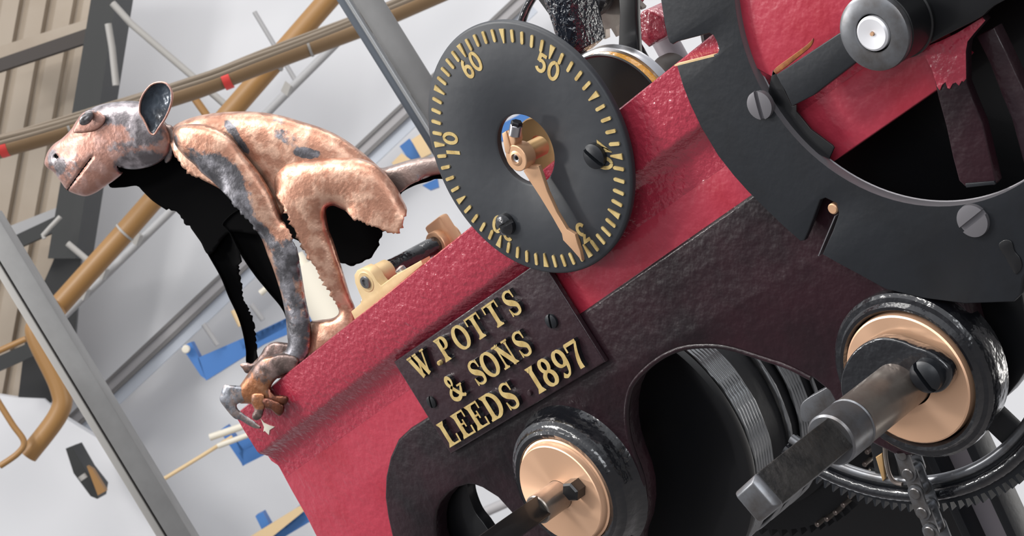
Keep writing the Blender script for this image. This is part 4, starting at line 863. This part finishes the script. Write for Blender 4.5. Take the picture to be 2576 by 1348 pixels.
# near hand: palm with four separate digits curling over the beam edge
PALM = [(745, 932), (718, 941), (696, 953), (683, 970), (680, 986), (690, 996), (700, 1004), (690, 1024), (672, 1028), (650, 1024), (633, 1017), (618, 1015), (603, 1014), (588, 1000), (592, 980), (602, 971), (612, 957), (627, 935), (642, 916), (660, 900), (682, 894), (715, 888), (752, 900)]
hand = blobs(.5, [(640, 985, 40, 40, 0, -.2), (690, 930, 50, 20, -30, .15)])
hd = shell('hand', PALM, M['copperbrown'], mk, 1, .85, 4., .042, 34, hand, 0, 9, both=True, back=.8)
for P_, o_, m_ in (([(676, 976), (690, 992), (711, 995), (722, 997), (726, 1003), (722, 1013), (713, 1021), (700, 1018), (676, 1006)], .050, 'coppershade'),
                   ([(670, 1000), (700, 1010), (715, 1022), (713, 1037), (704, 1046), (694, 1042), (682, 1031), (669, 1026), (658, 1010)], .053, 'coppershade'),
                   ([(664, 990), (668, 1014), (663, 1036), (658, 1050), (647, 1057), (636, 1053), (635, 1042), (640, 1030), (632, 1012), (634, 990)], .050, 'copperbrown')):
    shell('digit', P_, M[m_], hd, 1, .9, 3., o_, 14, blobs(.42, [(648, 1046, 24, 16, 0, .4)]), 0, 10, both=True)
CLAW = [(612, 972), (584, 969), (564, 969), (556, 988), (553, 1006), (566, 1026), (588, 1051), (605, 1057), (626, 1070), (642, 1077), (657, 1076), (639, 1059), (617, 1044), (599, 1029), (596, 1018), (606, 1013), (622, 1010), (630, 985)]
shell('long_digit', CLAW, M['tailgrey'], hd, 1, .5, 4., .046, 16, blobs(.45, [(590, 985, 40, 30, 0, .2)]), 0, 11, both=True)
# tail
TAIL = [(930, 420), (962, 422), (1000, 411), (1035, 401), (1085, 394), (1150, 392), (1230, 404), (1230, 446), (1150, 440), (1100, 440), (1060, 452, 'o'), (1030, 466, 'o'), (1006, 484, 'o'), (975, 490)]
shell('tail', TAIL, M['tailgrey'], mk, 1, .9, 5., -.004, 40, blobs(.3, []), 0, 12)
TAILB = [(930, 420), (962, 422), (1000, 411), (1035, 401), (1085, 394), (1150, 392), (1230, 404), (1230, 470), (1150, 455), (1100, 450), (1080, 456, 'o'), (1045, 466, 'o'), (1012, 484, 'o'), (1006, 500), (975, 490)]
shell('tail_underside', TAILB, M['dark'], mk, -1, .9, 5., -.004, 40, blobs(.3, []), 0, 12)  # black paints the shade inside the hollow tail
# head
HEAD = [(112, 408), (121, 380), (136, 362), (157, 347), (178, 326), (193, 303), (206, 285), (223, 276), (245, 266), (272, 259), (304, 255), (338, 254), (366, 260), (390, 276), (409, 303), (424, 328), (431, 352), (427, 380), (411, 401), (385, 416), (349, 425), (320, 425), (304, 421), (302, 426), (309, 433), (302, 442), (284, 456), (266, 468), (242, 484), (219, 493), (199, 491), (169, 478), (150, 453), (136, 434), (117, 420)]
def gauss(x, y, cx, cy, rx, ry, rot=0):
    c, s = math.cos(math.radians(rot)), math.sin(math.radians(rot)); dx, dy = x - cx, y - cy
    return math.exp(-(((dx * c + dy * s) / rx) ** 2 + ((-dx * s + dy * c) / ry) ** 2))
def headx(x, y):
    v = 0
    for (ax, ay), (bx_, by), wd, dp in (((231, 396), (168, 479), 4, -7), ((142, 400), (150, 440), 4, -3), ((296, 417), (306, 432), 5, -5), ((300, 412), (420, 392), 9, -3)):
        t = max(0, min(1, ((x - ax) * (bx_ - ax) + (y - ay) * (by - ay)) / ((bx_ - ax) ** 2 + (by - ay) ** 2)))
        d = math.hypot(x - ax - t * (bx_ - ax), y - ay - t * (by - ay)); v += dp * math.exp(-(d / wd) ** 2)
    v -= 10 * gauss(x, y, 141, 394, 6, 6) - 6 * gauss(x, y, 196, 400, 34, 26) - 7 * gauss(x, y, 236, 312, 30, 20, -25) + 5 * gauss(x, y, 200, 340, 30, 9, -30)
    return v
headp = blobs(.26, [(290, 278, 120, 34, 0, .6), (370, 320, 50, 45, 0, .55), (345, 405, 70, 24, -8, .62), (180, 425, 40, 50, 20, .18), (130, 400, 16, 30, 0, .35), (310, 370, 50, 16, -10, .3), (150, 420, 10, 26, 15, .4)])
he = shell('head', HEAD, M['copperhead'], mk, 1, .95, 3.2, .006, 70, headp, 0, 13, both=True, extra=headx, crack=[((228, 399), (168, 480), 1.7), ((140, 391), (142, 395), 4.6), ((296, 419), (306, 431), 2.5)])
COLL = [(404, 300), (420, 312), (434, 318), (441, 345), (437, 380), (430, 402), (415, 408), (412, 370)]
shell('neck_collar', COLL, M['tailgrey'], mk, 1, .8, 4., .006, 40, blobs(.45, []), 0, 14)
LID = [(184, 332), (192, 312), (203, 290), (222, 276), (244, 278), (258, 288), (265, 296), (262, 308), (250, 321), (234, 330), (215, 334), (198, 335)]
shell('eyelid', LID, M['copperhead'], he, 1, .22, 3., .032, 7, blobs(.2, [(230, 280, 30, 10, -15, .4)]), 0, 15)
ec, er = mbase(217, 298)
bm = bmesh.new(); bmesh.ops.create_uvsphere(bm, u_segments=28, v_segments=18, radius=1)
EX = (RIGHT * .74 - DOWN * .67).normalized(); EY = -FWD; EZ = EX.cross(EY)
for v in bm.verts:
    c = v.co.copy(); v.co = (ec - er * .041) + EX * c.x * .0088 + EZ * c.y * .0056 + EY * c.z * .0036
M['eyegrey'] = mat('grey_eye_metal', (112, 110, 112), .25, metal=.5, var=(60, 58, 60), vscale=120)
eye = bm_link('eye', bm, M['eyegrey'], he, 80)
# near ear: a deep cup of dark sheet with a bright rim
EAR = [(352, 262), (356, 247), (364, 232), (380, 214), (399, 207), (418, 210), (430, 225), (433, 245), (428, 270), (416, 297), (400, 321), (388, 338), (378, 334), (370, 318), (361, 300), (352, 284)]
M['earcup'] = mat('dark_glossy_patina', (58, 66, 76), .22, metal=.35, bump=.6, bscale=60, var=(30, 32, 38), vscale=40)
ear = shell('ear', EAR, M['earcup'], he, -1, .75, 3., .052, 22, blobs(.9, []), 0, 16, thick=.0009)
ear.data.materials.clear(); ear.data.materials.append(M['copperhead']); ear.data.materials.append(M['earcup'])
ep, _ = resample([(a, b) for a, b in EAR], 5, 0, 1); rim = []
for a, b in list(ep) + [ep[0]]:
    q, r = mbase(a, b); rim.append(q - r * .052)
tube('ear_rim', rim, .0011, M['copperhead'], ear, 8, 80)
